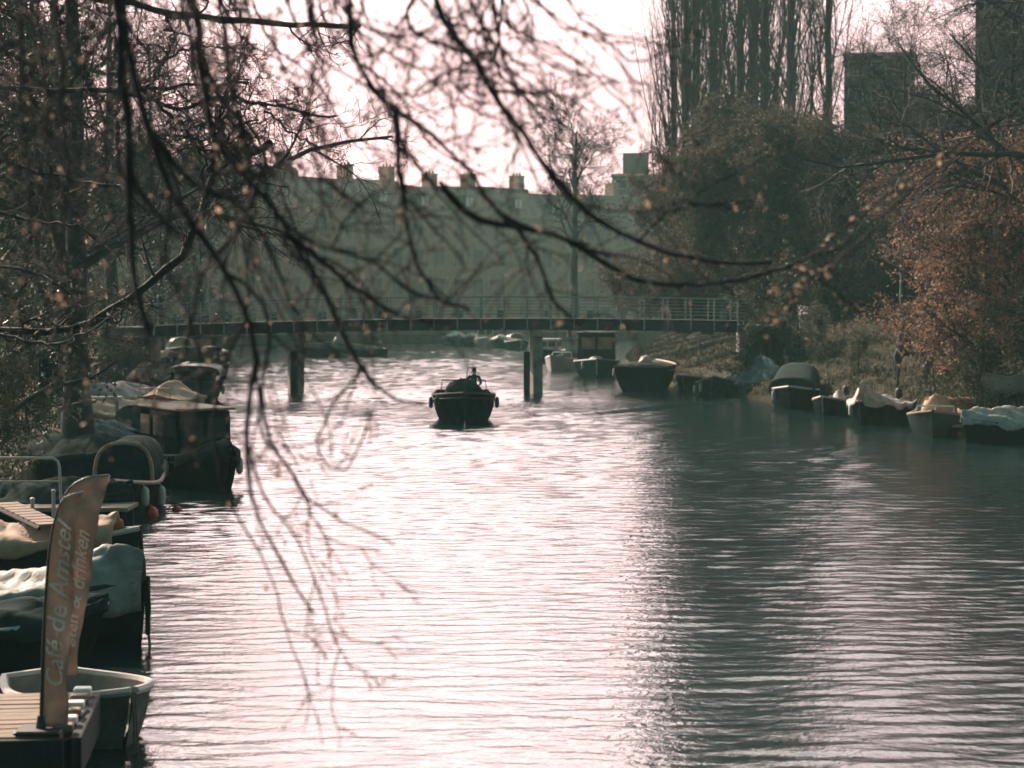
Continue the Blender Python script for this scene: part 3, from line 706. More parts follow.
def buds(name, C, size, m, parent, g):
    n = len(C); a = unit(g.normal(size=(n, 3)) + np.array([[0, 0, -.3]])); b = unit(np.cross(a, g.normal(size=(n, 3)))); c = np.cross(a, b)
    s = (size * (.6 + .8 * g.random(n)))[:, None]
    ring = [b, c, -b, -c]
    v = np.stack([C - a * s * .5] + [C + q * s * .33 for q in ring] + [C + a * s * .8], 1)
    idx = np.arange(n * 6).reshape(n, 6); F = []
    for j in range(4):
        F.append(idx[:, [0, 1 + (j + 1) % 4, 1 + j]]); F.append(idx[:, [5, 1 + j, 1 + (j + 1) % 4]])
    F = np.concatenate(F).ravel()
    return link(name, new_mesh_np(name, v.reshape(-1, 3), F, np.full(len(F) // 3, 3), True), m, parent)
ob = buds('bud', np.concatenate([pts_of(tw2[0], 2, .003, g1, .1), tw2[0][:, -1]]), .018, M['bud'], near, g1); tag(ob, kind='stuff')
lf = leaves_obj('leaf', np.concatenate([pts_of(LP[0], 4, .03, g1), pts_of(tw1[0][::5], 1, .01, g1)]), .036, M['leaf_tan'], near, g=g1, droop=1.0); tag(lf, kind='stuff')
# pale branch catching the sun, from the other bank's nearest tree
near2 = empty('overhanging_tree', (6.5, 9.0, .3), 0, 'tree reaching in with pale sunlit withered sprays before the brown trees', 'tree')
off2 = np.array([-6.5, -9.0, -.3])
L2 = limbs([([(1500, -100), (1200, 0), (1000, 120), (905, 182), (858, 215), (818, 250), (785, 278), (765, 300)], 10.5, 10.5, 3, 2),
            ([(1000, 120), (900, 200), (862, 240), (830, 268), (800, 285), (770, 322)], 10.6, 10.4, 3, 2)], 20, g1)
trq = resample([(6.5, 9, .3), (6.4, 9.2, 3), (5.9, 9.7, 5.2), (5.3, 10.5, 6.4)], 20)
tube_obj('trunk', [(trq[None] + off2, np.linspace(.2, .08, 20)[None])], [10], M['bark'], near2)
t3 = grow(L2[0] + off2, L2[1], 8, .25, (20, 50), 6, .12, (0, 0, -.03), .5, .3, .5, .3, .002, g=g1)
tube_obj('crown', [(L2[0] + off2, L2[1]), t3], [7, 4], M['bark'], near2)
ob = leaves_obj('leaf', np.concatenate([pts_of(L2[0][:, 12:] + off2, 34, .016, g1), pts_of(t3[0][::3], 1, .006, g1)]), .035, M['leaf_tan'], near2, g=g1); tag(ob, kind='stuff')

# second traced tree, sharper: twisted limbs reaching in from the quay
g2 = np.random.default_rng(202)
mid = empty('twisted_tree', (-8.6, 25, .7), 0, 'twisty dark tree with contorted twigs reaching in from the quay', 'tree')
off3 = np.array([8.6, -25, -.7])
mid_w = [
 ([(-160, 40), (-60, 0), (40, -8), (110, 2), (165, 12), (212, 19), (262, 22), (318, 25), (360, 26)], 25, 23, 13, 5),
 ([(-160, 120), (-60, 95), (20, 90), (90, 90), (145, 91), (190, 86), (222, 84), (248, 83)], 25, 23.5, 9, 3),
 ([(90, 90), (135, 93), (160, 103), (185, 110), (212, 98), (250, 100), (285, 108), (318, 118), (336, 116)], 24, 23, 7, 2.5),
 ([(212, 98), (262, 104), (278, 122), (300, 136), (318, 150)], 23.6, 23.4, 4, 2),
 ([(-160, 330), (-40, 330), (60, 330), (130, 300), (175, 262), (200, 215), (214, 175), (238, 158), (262, 148), (270, 143)], 25, 23.5, 11, 9),
 ([(214, 175), (216, 150), (222, 130), (218, 118)], 23.7, 23.6, 10, 7),
 ([(-160, 230), (-20, 262), (30, 272), (62, 285), (82, 305), (100, 300)], 25, 23.5, 7, 2),
 ([(-160, 280), (-20, 330), (22, 340), (50, 346), (78, 336), (108, 318)], 25, 23.6, 7, 2),
 ([(-160, 90), (-40, 140), (30, 170), (80, 180), (120, 190), (150, 215)], 25, 23.6, 8, 2.5),
 ([(165, 12), (172, 40), (160, 60), (158, 80)], 24, 24, 4, 2),
 ([(145, 91), (168, 60), (200, 45), (232, 48)], 24, 23.7, 4, 2),
 ([(145, 91), (175, 120), (200, 150), (206, 190)], 24, 23.7, 5, 3),
 ([(-160, 10), (-40, -40), (40, -40), (110, -30), (180, -35), (260, -30)], 25.5, 24.5, 9, 3),
 ([(-160, 160), (-40, 200), (30, 220), (70, 225), (110, 250)], 25, 24, 7, 2.5),
]
LM = limbs(mid_w, 24, g2, .02)
trm = resample([(-8.6, 25, .5), (-8.7, 25.1, 2.5), (-8.5, 25, 4.6), (-8.4, 25, 6.5), (-8.1, 25.2, 9), (-7.9, 25, 11)], 24)
LMt = (trm[None] + off3, np.linspace(.34, .10, 24)[None])
LM = (LM[0] + off3, LM[1])
m1 = grow(*LM, 11, 1.0, (30, 80), 9, .34, (0, 0, .01), .45, .25, .35, .3, .007, g=g2)
m2 = grow(*m1, 7, .42, (35, 80), 6, .38, (0, 0, 0), .65, .12, .5, .3, .0048, g=g2)
m3 = grow(*m2, 3, .16, (35, 80), 4, .4, (0, 0, 0), .8, .2, .6, .3, .0042, g=g2)
up = grow(*LMt, 10, 3.5, (40, 75), 9, .2, (0, 0, .02), .4, .55, .3, .4, .01, g=g2)
u2 = grow(*up, 8, 1.2, (30, 70), 7, .3, (0, 0, 0), .5, .2, .4, .3, .007, g=g2)
u3 = grow(*u2, 6, .4, (30, 70), 5, .3, (0, 0, 0), .6, .2, .4, .3, .005, g=g2)
tube_obj('trunk', [LMt, up], [12, 6], M['bark'], mid)
tube_obj('crown', [LM, m1, m2, m3, u2, u3], [8, 5, 4, 3, 4, 3], M['bark'], mid)
ob = leaves_obj('leaf', pts_of(m1[0][::2], 2, .02, g2), .07, M['leaf_tan'], mid, g=g2, droop=.8); tag(ob, kind='stuff')

# ------------------------------------------------------------------ boats
def hull_w(t, B, tr, full=2.3):
    a = tr + (1 - tr) * math.sin(min(t / .5, 1) * math.pi / 2)
    b = 1 - max(0, (t - .5) / .5) ** full
    return B / 2 * a * b
def sheer(t, H, sh): return H + sh * max(0, (t - .35) / .65) ** 2 + .25 * sh * max(0, (.35 - t) / .35) ** 2
def boat(label, at, head, L=4.5, B=1.8, H=.6, tr=.75, sh=.25, rake=.35, full=2.3, hull='hull_black', rim='varnish', inner='inside', floor=.1, pw=.62, feats=(), group=None, name='moored_boat', cat='boat', roll=0.):
    e_ = empty(name, at, head, label, cat, group); e_.rotation_euler[0] = roll
    N = 16; Mp = 7; dr = .42
    def X(t, zf): return -L / 2 + t * L * (1) - rake * (1 - zf) * max(0, (t - .6) / .4) ** 1.5
    outer = []; inn = []
    for i in range(N + 1):
        t = i / N; w_ = max(hull_w(t, B, tr, full), .025); S = sheer(t, H, sh)
        ro = []; ri = []
        for j in range(-Mp, Mp + 1):
            q = abs(j) / Mp; sg = 1 if j > 0 else -1
            y = w_ * math.sin(q * math.pi / 2) ** pw; z = -dr + (S + dr) * (1 - math.cos(q * math.pi / 2)) ** .85 if q < 1 else S
            zf = (z + dr) / (S + dr)
            flare = .90 + .10 * zf
            ro.append((X(t, zf), sg * y * flare, z))
            w2 = max(w_ - .05, .012); y2 = w2 * math.sin(q * math.pi / 2) ** pw * flare
            ri.append((min(X(t, zf), L / 2 - .07) + (.05 if i == 0 else 0), sg * y2, max(z, floor) if q < 1 else S))
        outer.append(ro); inn.append(ri)
    o_ = MB(); o_.grid(outer); n1 = len(outer[0])
    o_.v.append((-L / 2, 0, 0)); c = len(o_.v) - 1
    o_.f += [(j, j + 1, c) for j in range(n1 - 1)]; o_.f.append((n1 - 1, 0, c))
    h = o_.build('hull', M[hull], e_, True)
    i_ = MB(); i_.grid(inn); i_.v.append((-L / 2 + .05, 0, floor)); c = len(i_.v) - 1
    i_.f += [(j, j + 1, c) for j in range(n1 - 1)]; i_.f.append((n1 - 1, 0, c))
    if not any(f[0] in ('deck',) for f in feats): i_.build('inner_hull', M[inner], e_, True)
    g = MB()
    for sg in (0, 2 * Mp):
        g.tube([(outer[i][sg][0], outer[i][sg][1] * .985, outer[i][sg][2] + .012) for i in range(N + 1)], .045, 6)
    g.tube([(outer[0][0][0], outer[0][0][1], outer[0][0][2] + .01), (outer[0][-1][0], outer[0][-1][1], outer[0][-1][2] + .01)], .045, 6)
    g.build('gunwale', M[rim], e_, True)
    tx = lambda x: (x + L / 2) / L
    for ft in feats:
        k = ft[0]; a = ft[1] if len(ft) > 1 else {}
        if k == 'thwart':
            for x in a.get('x', (-.15, .15)):
                t = x + .5; w_ = hull_w(t, B, tr, full) * .93; m = MB(); m.box((x * L, 0, sheer(t, H, sh) * .72), (.24, 2 * w_, .035), bev=.01); m.build('thwart', M[a.get('m', 'varnish')], e_)
        elif k == 'deck':
            t0, t1 = a.get('t', (0, 1)); rows = []
            for i in range(N + 1):
                t = t0 + (t1 - t0) * i / N; w_ = max(hull_w(t, B, tr, full) - .02, .01); S = sheer(t, H, sh)
                rows.append([(X(t, 1), w_ * (q / 4 - 1), S - .03 + a.get('camber', .07) * (1 - (q / 4 - 1) ** 2)) for q in range(9)])
            m = MB(); m.grid(rows); m.build('deck', M[a.get('m', 'varnish')], e_, True)
        elif k == 'cover':
            g_ = np.random.default_rng(a.get('seed', 3)); t0, t1 = a.get('t', (0, 1)); nr = 60; nc = 35; rows = []; cr = [(g_.uniform(2, 7), g_.uniform(-7, 7), g_.uniform(0, 6.28), g_.uniform(.3, 1)) for _ in range(9)]
            pk = a.get('ridge', .35); ov = a.get('over', .14); wr = a.get('wr', .03)
            ph = g_.random(6) * 6.28
            for i in range(nr + 1):
                t = t0 + (t1 - t0) * i / nr; w_ = hull_w(t, B, tr, full) + .05; S = sheer(t, H, sh)
                rz_ = pk(i / nr) if callable(pk) else pk * math.sin(math.pi * min(max(i / nr, .04), .96)) ** .5
                row = []
                for q in range(nc):
                    u = q / (nc - 1) * 2 - 1; s_ = abs(u)
                    if s_ < .8: y = u / .8 * w_; z = S + .05 + rz_ * (1 - (s_ / .8) ** a.get('p', 1.3))
                    else: y = math.copysign(w_ + .02, u); z = S + .05 - ov * (s_ - .8) / .2
                    z += wr * (math.sin(9 * t * L * .5 + ph[0] + 3 * u) * math.sin(7 * u + ph[1]) + .6 * math.sin(17 * t + 11 * u + ph[2])) * (1 if s_ < .8 else .5)
                    if s_ >= .8: z += .04 * math.sin(t * L * 5 + ph[3])
                    z -= (.55 * wr + .012) * sum(c_ * max(0, 1 - 5.0 * abs(math.sin(a_ * t * L * .5 + b_ * u * .6 + p_ + .5 * math.sin(3 * t * L + p_)))) for a_, b_, p_, c_ in cr) * (1 if s_ < .8 else .6)
                    row.append((X(t, 1) + (0.03 if i == nr else (-.03 if i == 0 else 0)), y, z))
                rows.append(row)
            m = MB(); m.grid(rows); m.build('cover', M[a.get('m', 'tarp_grey')], e_, 'all', solid=.012)
        elif k == 'canopy':
            x0, x1 = a['x']; w_ = a.get('w', B * .9); h0 = a.get('z0', H * .9); h1 = a['h']; rows = []; nn = 14; sag = a.get('slope', .0); pw = a.get('p', .55)
            for i in range(9):
                x = x0 + (x1 - x0) * i / 8; row = []
                for q in range(nn + 1):
                    an = math.pi * q / nn; y = -math.cos(an); z = math.sin(an)
                    yy = math.copysign(abs(y) ** .75, y) * w_ / 2; zz = h0 + (h1 - sag * (i / 8) - h0) * z ** pw
                    row.append((x, yy, zz - .02 * math.sin(math.pi * (i % 4) / 4)))
                rows.append(row)
            m = MB(); m.grid(rows)
            cn = m.build('canopy', M[a.get('m', 'tarp_dark')], e_, 'all', solid=.015)
            if a.get('closed', True):
                for xe in (x0 + .02, x1 - .02):
                    sg_ = sag if xe > (x0 + x1) / 2 else 0
                    m = MB(); pts = [(xe, math.copysign(abs(-math.cos(math.pi * q / nn)) ** .75, -math.cos(math.pi * q / nn)) * w_ / 2 * .99, h0 + (h1 - sg_ - h0 - .02) * math.sin(math.pi * q / nn) ** pw) for q in range(nn + 1)]
                    m.add(pts, [tuple(range(nn + 1))]); m.build('end_flap', M[a.get('me', a.get('m', 'tarp_dark'))], cn)
            if a.get('band'):
                for xe in ((x0, x1) if a.get('both') else (x1,)):
                    sg_ = sag if xe == x1 else 0
                    m = MB(); m.tube([(xe, math.copysign(abs(-math.cos(math.pi * q / nn)) ** .75, -math.cos(math.pi * q / nn)) * w_ / 2, h0 + (h1 - sg_ - h0) * math.sin(math.pi * q / nn) ** pw) for q in range(nn + 1)], a.get('br', .035), 6)
                    m.build('bow_frame', M[a['band']], cn, True)
        elif k == 'cabin':
            x0, x1 = a['x']; w_ = a.get('w', B * .8); z0 = a.get('z0', H * .8); h1 = a['h']; xc = (x0 + x1) / 2; lx = x1 - x0
            m = MB(); tp = a.get('taper', .92); m.box((xc, 0, (z0 + h1) / 2), (lx, w_, h1 - z0), taper=tp, bev=.04); cb = m.build('cabin', M[a.get('m', 'hull_black')], e_)
            m = MB(); m.box((xc, 0, h1 + .032), (lx * tp + .22, w_ * tp + .2, .06), bev=.02); m.build('roof', M[a.get('mr', 'hull_white')], cb)
            zc = z0 + (h1 - z0) * .68; hh = (h1 - z0) * .38
            wm = a.get('wm', 'glass')
            for s in (-1, 1):
                for kx in range(a.get('n', 2)):
                    xx = x0 + lx * (kx + .5) / a.get('n', 2); yy = s * w_ / 2 * (1 - (1 - tp) * .66)
                    f = MB(); f.box((xx * 1, yy, zc), (lx / a.get('n', 2) * .72, .05, hh)); f.build('window', M[wm], cb)
            for xe in (x0, x1):
                sg = 1 if xe == x1 else -1; xx = xc + sg * lx / 2 * (1 - (1 - tp) * .66)
                for s in (-1, 1):
                    f = MB(); f.box((xx, s * w_ * .21, zc), (.05, w_ * .34, hh)); f.build('window', M[wm], cb)
        elif k == 'screen':
            x = a['x'] * L; w_ = a.get('w', B * .72); z0 = sheer(a['x'] + .5, H, sh) - .02; h = a.get('h', .5); rk = .22
            f = MB(); pts = [(x, -w_ / 2, z0), (x - rk, -w_ / 2 * .92, z0 + h), (x - rk, w_ / 2 * .92, z0 + h), (x, w_ / 2, z0)]
            f.tube(pts, .025, 6); f.tube([(x, 0, z0), (x - rk, 0, z0 + h)], .02, 6)
            fr = f.build('windscreen', M[a.get('m', 'alu')], e_, True)
            p_ = MB(); p_.add([(x + .002, -w_ / 2 + .03, z0), (x + .002, w_ / 2 - .03, z0), (x - rk + .002, w_ / 2 * .92 - .03, z0 + h - .03), (x - rk + .002, -w_ / 2 * .92 + .03, z0 + h - .03)], [(0, 1, 2, 3)]); 
            gl = p_.build('pane', M['clear'], fr)
        elif k == 'motor':
            x = -L / 2 - .16; m = MB(); z0 = H + .12
            m.box((x - .03, 0, z0 + .22), (.36, .27, .36), taper=.82, bev=.06); m.box((x + .04, 0, z0 - .35), (.13, .1, .8), bev=.02); m.box((x - .02, 0, -.22), (.32, .04, .2), bev=.01); m.box((x + .14, 0, H - .03), (.1, .24, .22), bev=.02)
            m.tube([(x + .2, .02, z0 + .12), (x + .62, .06, z0 + .22)], .025, 6); m.build('outboard_motor', M[a.get('m', 'rubber')], e_)
        elif k == 'fender':
            for t, s in a['at']:
                w_ = hull_w(t, B, tr, full); S = sheer(t, H, sh); x = -L / 2 + t * L
                m = MB(); m.lathe((x, s * (w_ + .06), S - .50), [(.02, 0), (.08, .05), (.09, .2), (.08, .36), (.03, .42)], 10); m.tube([(x, s * (w_ + .06), S - .1), (x, s * (w_ * .97), S + .03)], .012, 4); m.build('fender', M[a.get('m', 'hull_white')], e_, True)
        elif k == 'rope':
            x = L / 2 - .02; S = sheer(1, H, sh); m = MB()
            for dx, dy in ((.03, .02), (.06, -.03)):
                m.tube([(x - .05, 0, S), (x + dx, dy, S - .02), (x + dx + .02, dy, S * .6), (x + dx - .01, dy + .02, S * .25), (x + dx + .02, dy, -.05)], .011, 5)
            m.build('mooring_rope', M['rope'], e_)
        elif k == 'rubrail':
            m = MB()
            for sg in (0, 2 * Mp): m.tube([(outer[i][sg][0], outer[i][sg][1] * 1.0, outer[i][sg][2] - .16) for i in range(N + 1)], .03, 5)
            m.build('rubbing_strake', M[a.get('m', 'hull_white')], e_, True)
        elif k == 'stem':
            m = MB(); S = sheer(1, H, sh); m.box((L / 2 + .015, 0, S * .62), (.06, .07, S * .9), bev=.015); m.build('stem_post', M[a.get('m', 'wood_dark')], e_)
        elif k == 'hoops':
            hp = MB()
            for x in a['x']:
                w_ = hull_w(x + .5, B, tr, full); z0 = sheer(x + .5, H, sh); hp.tube([(x * L, math.cos(math.pi * q / 10) * w_, z0 + a.get('h', .5) * math.sin(math.pi * q / 10)) for q in range(11)], .018, 5)
            hp.build('hoop', M[a.get('m', 'alu')], e_, True)
        elif k == 'mast':
            m = MB(); m.tube([(a['x'] * L, a.get('y', 0), a.get('z0', H)), (a['x'] * L - .1, a.get('y', 0) + a.get('lean', 0), a['h'])], [.025, .012], 6); m.build('flagstaff', M[a.get('m', 'wood_dark')], e_)
        elif k == 'blob':   # heaped gear under a sheet
            m = MB(); rows = []
            g_ = np.random.default_rng(a.get('seed', 5))
            for i in range(7):
                th = math.pi / 2 * i / 6
                rows.append([(a['x'] * L + math.cos(q * 2 * math.pi / 12) * math.cos(th) * a.get('rx', .5) * (1 + .18 * g_.normal()), math.sin(q * 2 * math.pi / 12) * math.cos(th) * a.get('ry', .4), a.get('z', H * .7) + math.sin(th) * a.get('h', .4) * (1 + .1 * g_.normal())) for q in range(12)])
            for r_ in rows: r_.append(r_[0])
            m.grid(rows); m.build(a.get('name', 'heaped_sheet'), M[a.get('m', 'tarp_white')], e_, 'all')
    return e_
def glassm():
    m = bpy.data.materials.new('clear windscreen'); m.use_nodes = True; t = m.node_tree; b = t.nodes['Principled BSDF']; out = t.nodes['Material Output']
    b.inputs['Base Color'].default_value = (.05, .06, .06, 1); b.inputs['Roughness'].default_value = .05
    tp = t.nodes.new('ShaderNodeBsdfTransparent'); ms = t.nodes.new('ShaderNodeMixShader'); fr = t.nodes.new('ShaderNodeFresnel'); fr.inputs[0].default_value = 1.5
    t.links.new(fr.outputs[0], ms.inputs[0]); t.links.new(tp.outputs[0], ms.inputs[1]); t.links.new(b.outputs[0], ms.inputs[2]); t.links.new(ms.outputs[0], out.inputs[0]); return m
M['clear'] = glassm()
GR = 'boats moored along the grassy bank'; GL = 'boats moored along the quay'; GF = 'small boats moored far beyond the bridge'
def Wd(px, py): return W(px, py)
# --- along the grassy bank, from the picture edge towards the bridge
boat('grey boat bow-on with a dark open cockpit and pale gunwale, below the beech', W(938, 438) + Vector((.4, 2.3, 0)), R(-104), 4.9, 1.85, .62, sh=.25, rake=.2, full=2.8, pw=.8, hull='hull_grey', rim='wood', group=GR,
     feats=[('stem', {}), ('thwart', {'x': (-.2, .05)}), ('screen', {'x': .12, 'h': .3, 'w': 1.3}), ('motor',), ('blob', {'x': -.38, 'm': 'tarp_tan', 'h': .75, 'rx': .4, 'ry': .6, 'name': 'folded_cover'})])
boat('boat under a bright crumpled white sheet at the edge of the view', W(1012, 444) + Vector((.4, 1.4, 0)), R(-150), 4.4, 1.7, .5, hull='hull_black', rim='rubber', group=GR,
     feats=[('cover', {'m': 'tarp_white', 'ridge': .5, 'wr': .10, 'p': 1.1, 'seed': 9}), ('motor',)])
boat('dark boat with a long white tarpaulin peaked at the bow, below the person', W(880, 425) + Vector((.3, 1.9, 0)), R(-117), 4.9, 1.95, .62, hull='hull_black', rim='hull_white', group=GR,
     feats=[('cover', {'m': 'tarp_white', 't': (.25, .98), 'ridge': lambda u: .25 + .5 * math.exp(-((u - .85) / .2) ** 2), 'wr': .06, 'p': 1.0, 'seed': 4}), ('thwart', {'x': (-.3,)}), ('motor',), ('fender', {'at': ((.9, -1),)})])
boat('small dark open boat with a thin pale rim between two larger boats', W(838, 416) + Vector((.1, 1.7, 0)), R(-112), 4.0, 1.5, .5, hull='hull_black', rim='hull_white', group=GR,
     feats=[('thwart', {}), ('motor',), ('blob', {'x': -.25, 'm': 'tarp_white', 'h': .5, 'rx': .3, 'ry': .3, 'name': 'bag'})])
boat('dark boat with a tall dark green tent canopy and pale bow edge', W(797, 410) + Vector((.2, 2.3, 0)), R(-102), 5.4, 2.05, .72, hull='hull_black', rim='hull_white', group=GR,
     feats=[('canopy', {'x': (-2.4, 1.3), 'h': 1.8, 'w': 1.9, 'slope': .55, 'm': 'tarp_dark', 'band': 'steel'}), ('deck', {'t': (.68, 1), 'm': 'hull_grey'}), ('fender', {'at': ((.82, -1),)})])
boat('boat under a steep blue grey tarpaulin ridge, by the green canopied boat', W(760, 398) + Vector((.2, 2.0, 0)), R(-65), 4.9, 1.8, .55, hull='hull_blue', rim='alu', group=GR,
     feats=[('cover', {'m': 'tarp_blue', 'ridge': lambda u: .35 + 1.0 * math.exp(-((u - .55) / .28) ** 2), 'wr': .07, 'p': .85, 'over': .25, 'seed': 12}), ('mast', {'x': .05, 'h': 2.1, 'm': 'hull_white'})])
boat('low dark covered boat between the blue tarpaulin and the twin hooped boat', W(719, 397) + Vector((0, 1.9, 0)), R(-100), 4.2, 1.75, .55, hull='hull_black', rim='varnish', group=GR,
     feats=[('cover', {'m': 'tarp_dark', 'ridge': .25}), ('fender', {'at': ((.85, -1), (.6, -1))})])
boat('open boat with pale hoops over its cockpit, next to the big dark barge', W(694, 391) + Vector((.2, 1.9, 0)), R(-112), 4.2, 1.6, .55, hull='hull_black', rim='alu', group=GR,
     feats=[('hoops', {'x': (-.3, 0, .2), 'h': .45, 'm': 'tarp_tan'}), ('thwart', {}), ('motor',)])
boat('big square dark barge with a tall flat transom and sunlit flank', W(651, 392) + Vector((.1, 3.4, 0)), R(80), 7.0, 2.75, 1.18, tr=.95, sh=.2, hull='hull_black', rim='varnish', group=GR, name='moored_barge', cat='barge',
     feats=[('deck', {'m': 'wood_dark', 'camber': .05}), ('cover', {'m': 'tarp_dark', 't': (.05, .5), 'ridge': .2, 'over': .02}), ('blob', {'x': -.2, 'm': 'tarp_white', 'h': .5, 'rx': .5, 'ry': .4, 'z': 1.2}), ('fender', {'at': ((.1, 1), (.35, 1), (.6, 1))}), ('rubrail', {'m': 'wood'})])
boat('motor cruiser with a square wheelhouse you can look through, moored past the barge', W(597, 378) + Vector((.1, 3.3, 0)), R(-92), 7.5, 2.7, .85, hull='hull_teal', rim='hull_white', group=GR, name='motor_cruiser', cat='boat',
     feats=[('deck', {'m': 'hull_grey'}), ('cabin', {'x': (-1.9, .6), 'w': 2.3, 'h': 2.55, 'm': 'hull_black', 'mr': 'steel', 'taper': .94, 'wm': 'tarp_tan'}), ('blob', {'x': .2, 'm': 'tarp_white', 'h': .3, 'rx': .4, 'ry': .5, 'z': .9}), ('fender', {'at': ((.85, -1), (.7, 1))}), ('mast', {'x': -.27, 'y': 1.0, 'h': 3.4}), ('stem', {'m': 'hull_white'})])
boat('small white speedboat just short of the wheelhouse cruiser', W(563, 371) + Vector((0, 1.5, 0)), R(-110), 4.8, 1.9, .7, hull='hull_white', rim='alu', group=GR, feats=[('deck', {'t': (.5, 1), 'm': 'hull_white'}), ('screen', {'x': .05, 'h': .45}), ('cover', {'m': 'tarp_dark', 't': (0, .5), 'ridge': .45})])
boat('dark boat with a white cabin top, half hidden behind the bridge pier', W(549, 362) + Vector((0, 1.5, 0)), R(-100), 5.5, 2.1, .75, hull='hull_black', rim='hull_white', group=GR, feats=[('deck', {'m': 'hull_white'}), ('cabin', {'x': (-1.4, .6), 'h': 1.6, 'w': 1.5, 'm': 'hull_white', 'mr': 'hull_white'})])
# --- far beyond the bridge
for px, py, hd, L, B, hm, ft, lab in (
    (455, 345, -80, 5.5, 2.3, 'hull_white', [('cover', {'m': 'tarp_white', 'ridge': .6})], 'far boat under a white cover, first of the line seen under the bridge'),
    (472, 346, -95, 5.0, 2.1, 'hull_black', [('cover', {'m': 'tarp_grey', 'ridge': .5}), ('blob', {'x': .3, 'z': .7, 'h': .5})], 'far dark boat with a grey cover and a pale bundle'),
    (485, 347, -85, 5.5, 2.2, 'hull_white', [('deck', {'m': 'hull_white'}), ('cabin', {'x': (-1.5, .5), 'h': 1.8, 'w': 1.7, 'm': 'hull_white'})], 'far white cabin boat in the line under the bridge'),
    (503, 348, -100, 5.0, 2.2, 'hull_teal', [('cover', {'m': 'tarp_white', 'ridge': .45, 't': (.3, 1)})], 'far teal boat with a white foredeck cover'),
    (517, 350, -80, 4.6, 2.0, 'hull_black', [('hoops', {'x': (-.2, .1), 'h': .8}), ('thwart', {})], 'far small dark boat with bare hoops beside the bridge pier')):
    boat(lab, W(px, py) + Vector((0, 1.5, 0)), R(hd), L, B, .7, hull=hm, rim='hull_white', group=GF, feats=ft)
boat('low dark barge with a rounded brown cover crossing under the bridge', W(338, 357) + Vector((0, 1, 0)), R(195), 7.5, 2.4, .55, hull='hull_black', rim='rubber', name='moored_barge', cat='barge', feats=[('cover', {'m': 'tarp_dark', 't': (.1, .95), 'ridge': .55}), ('blob', {'x': .0, 'm': 'tarp_grey', 'h': 1.0, 'rx': .6, 'ry': .5, 'z': .7})])
# --- along the quay, nearest first
hd_ = R(-47); bow_ = W(133, 690, .62); Ld = 1.95
boat('open grey dinghy with a pale rim and wide thwart, bow towards the open water', Vector((bow_.x - math.cos(hd_) * Ld / 2, bow_.y - math.sin(hd_) * Ld / 2, 0)), hd_, Ld, 1.42, .48, tr=.50, sh=.12, rake=.30, full=1.9, pw=.95, hull='hull_dinghy', rim='hull_white', inner='inside', floor=.12, group=GL, name='rowing_dinghy', cat='dinghy',
     feats=[('thwart', {'x': (-.08, .2), 'm': 'varnish'}), ('rope',)])
boat('small dark boat under a sagging dark sheet on a thin frame, inside the dinghy', Vector((-6.35, 24.4, 0)), R(6), 2.7, 1.35, .5, hull='hull_black', rim='alu', group=GL, feats=[('cover', {'m': 'tarp_dark', 'ridge': .25, 'wr': .05}), ('hoops', {'x': (-.1, .25), 'h': .42, 'm': 'alu'})])
boat('big black sloop with a grey tarpaulin draped over its bow, behind the flags', W(50, 655) + Vector((-1.02, .9, 0)), R(-7), 4.3, 1.6, .66, tr=.8, sh=.2, rake=.12, full=2.5, hull='hull_black', rim='wood_dark', group=GL,
     feats=[('cover', {'m': 'tarp_grey', 't': (.05, .985), 'ridge': lambda u: .30 + .14 * math.sin(u * 9), 'wr': .06, 'p': 1.2, 'over': .38, 'seed': 17}), ('stem', {}), ('rope',)])
boat('boat with a tan canvas cover and a dark pointed bow, second behind the flags', W(52, 590) + Vector((-1.1, .9, 0)), R(-5), 4.7, 1.7, .62, tr=.8, sh=.25, rake=.15, full=2.4, hull='hull_black', rim='hull_white', group=GL,
     feats=[('cover', {'m': 'tarp_tan', 't': (.02, .92), 'ridge': lambda u: .42 - .2 * u + .06 * math.sin(u * 7), 'wr': .05, 'over': .16, 'seed': 23}), ('stem', {}), ('rope',)])
boat('dark launch with a teal hood edged by a tan arch, beside the red buoy', W(113, 522) + Vector((-.1, 2.0, 0)), R(-86), 4.8, 1.4, .62, hull='hull_black', rim='varnish', group=GL,
     feats=[('canopy', {'x': (-1.9, .55), 'h': 1.5, 'w': 1.2, 'm': 'tarp_dark', 'me': 'hull_teal', 'band': 'tarp_tan', 'br': .045}), ('deck', {'t': (.6, 1), 'm': 'hull_teal'}), ('fender', {'at': ((.8, 1), (.55, 1))})])
boat('tall black boxy cabin boat with a pale roof edge and a slack dark bow sheet', W(184, 494) + Vector((-.1, 2.2, 0)), R(-60), 4.8, 1.55, .72, tr=.9, sh=.3, hull='hull_black', rim='wood_dark', group=GL, name='cabin_boat',
     feats=[('deck', {'m': 'tarp_dark'}), ('cabin', {'x': (-2.0, .7), 'w': 1.38, 'h': 1.85, 'm': 'hull_black', 'mr': 'tarp_tan', 'taper': .97, 'n': 3}), ('cover', {'m': 'tarp_dark', 't': (.66, .99), 'ridge': .3, 'over': .3}), ('fender', {'at': ((.75, 1), (.55, -1))}), ('rubrail', {'m': 'hull_grey'})])
boat('sleek white boat with a long tan deck cover, slanting in behind the teal hood', W(128, 446) + Vector((-.7, 2.6, 0)), R(-118), 6.2, 1.9, .72, tr=.8, sh=.35, hull='hull_white', rim='hull_white', group=GL,
     feats=[('cover', {'m': 'tarp_tan', 't': (.05, .95), 'ridge': .55, 'over': .08, 'p': 1.0}), ('rubrail', {'m': 'hull_blue'})])
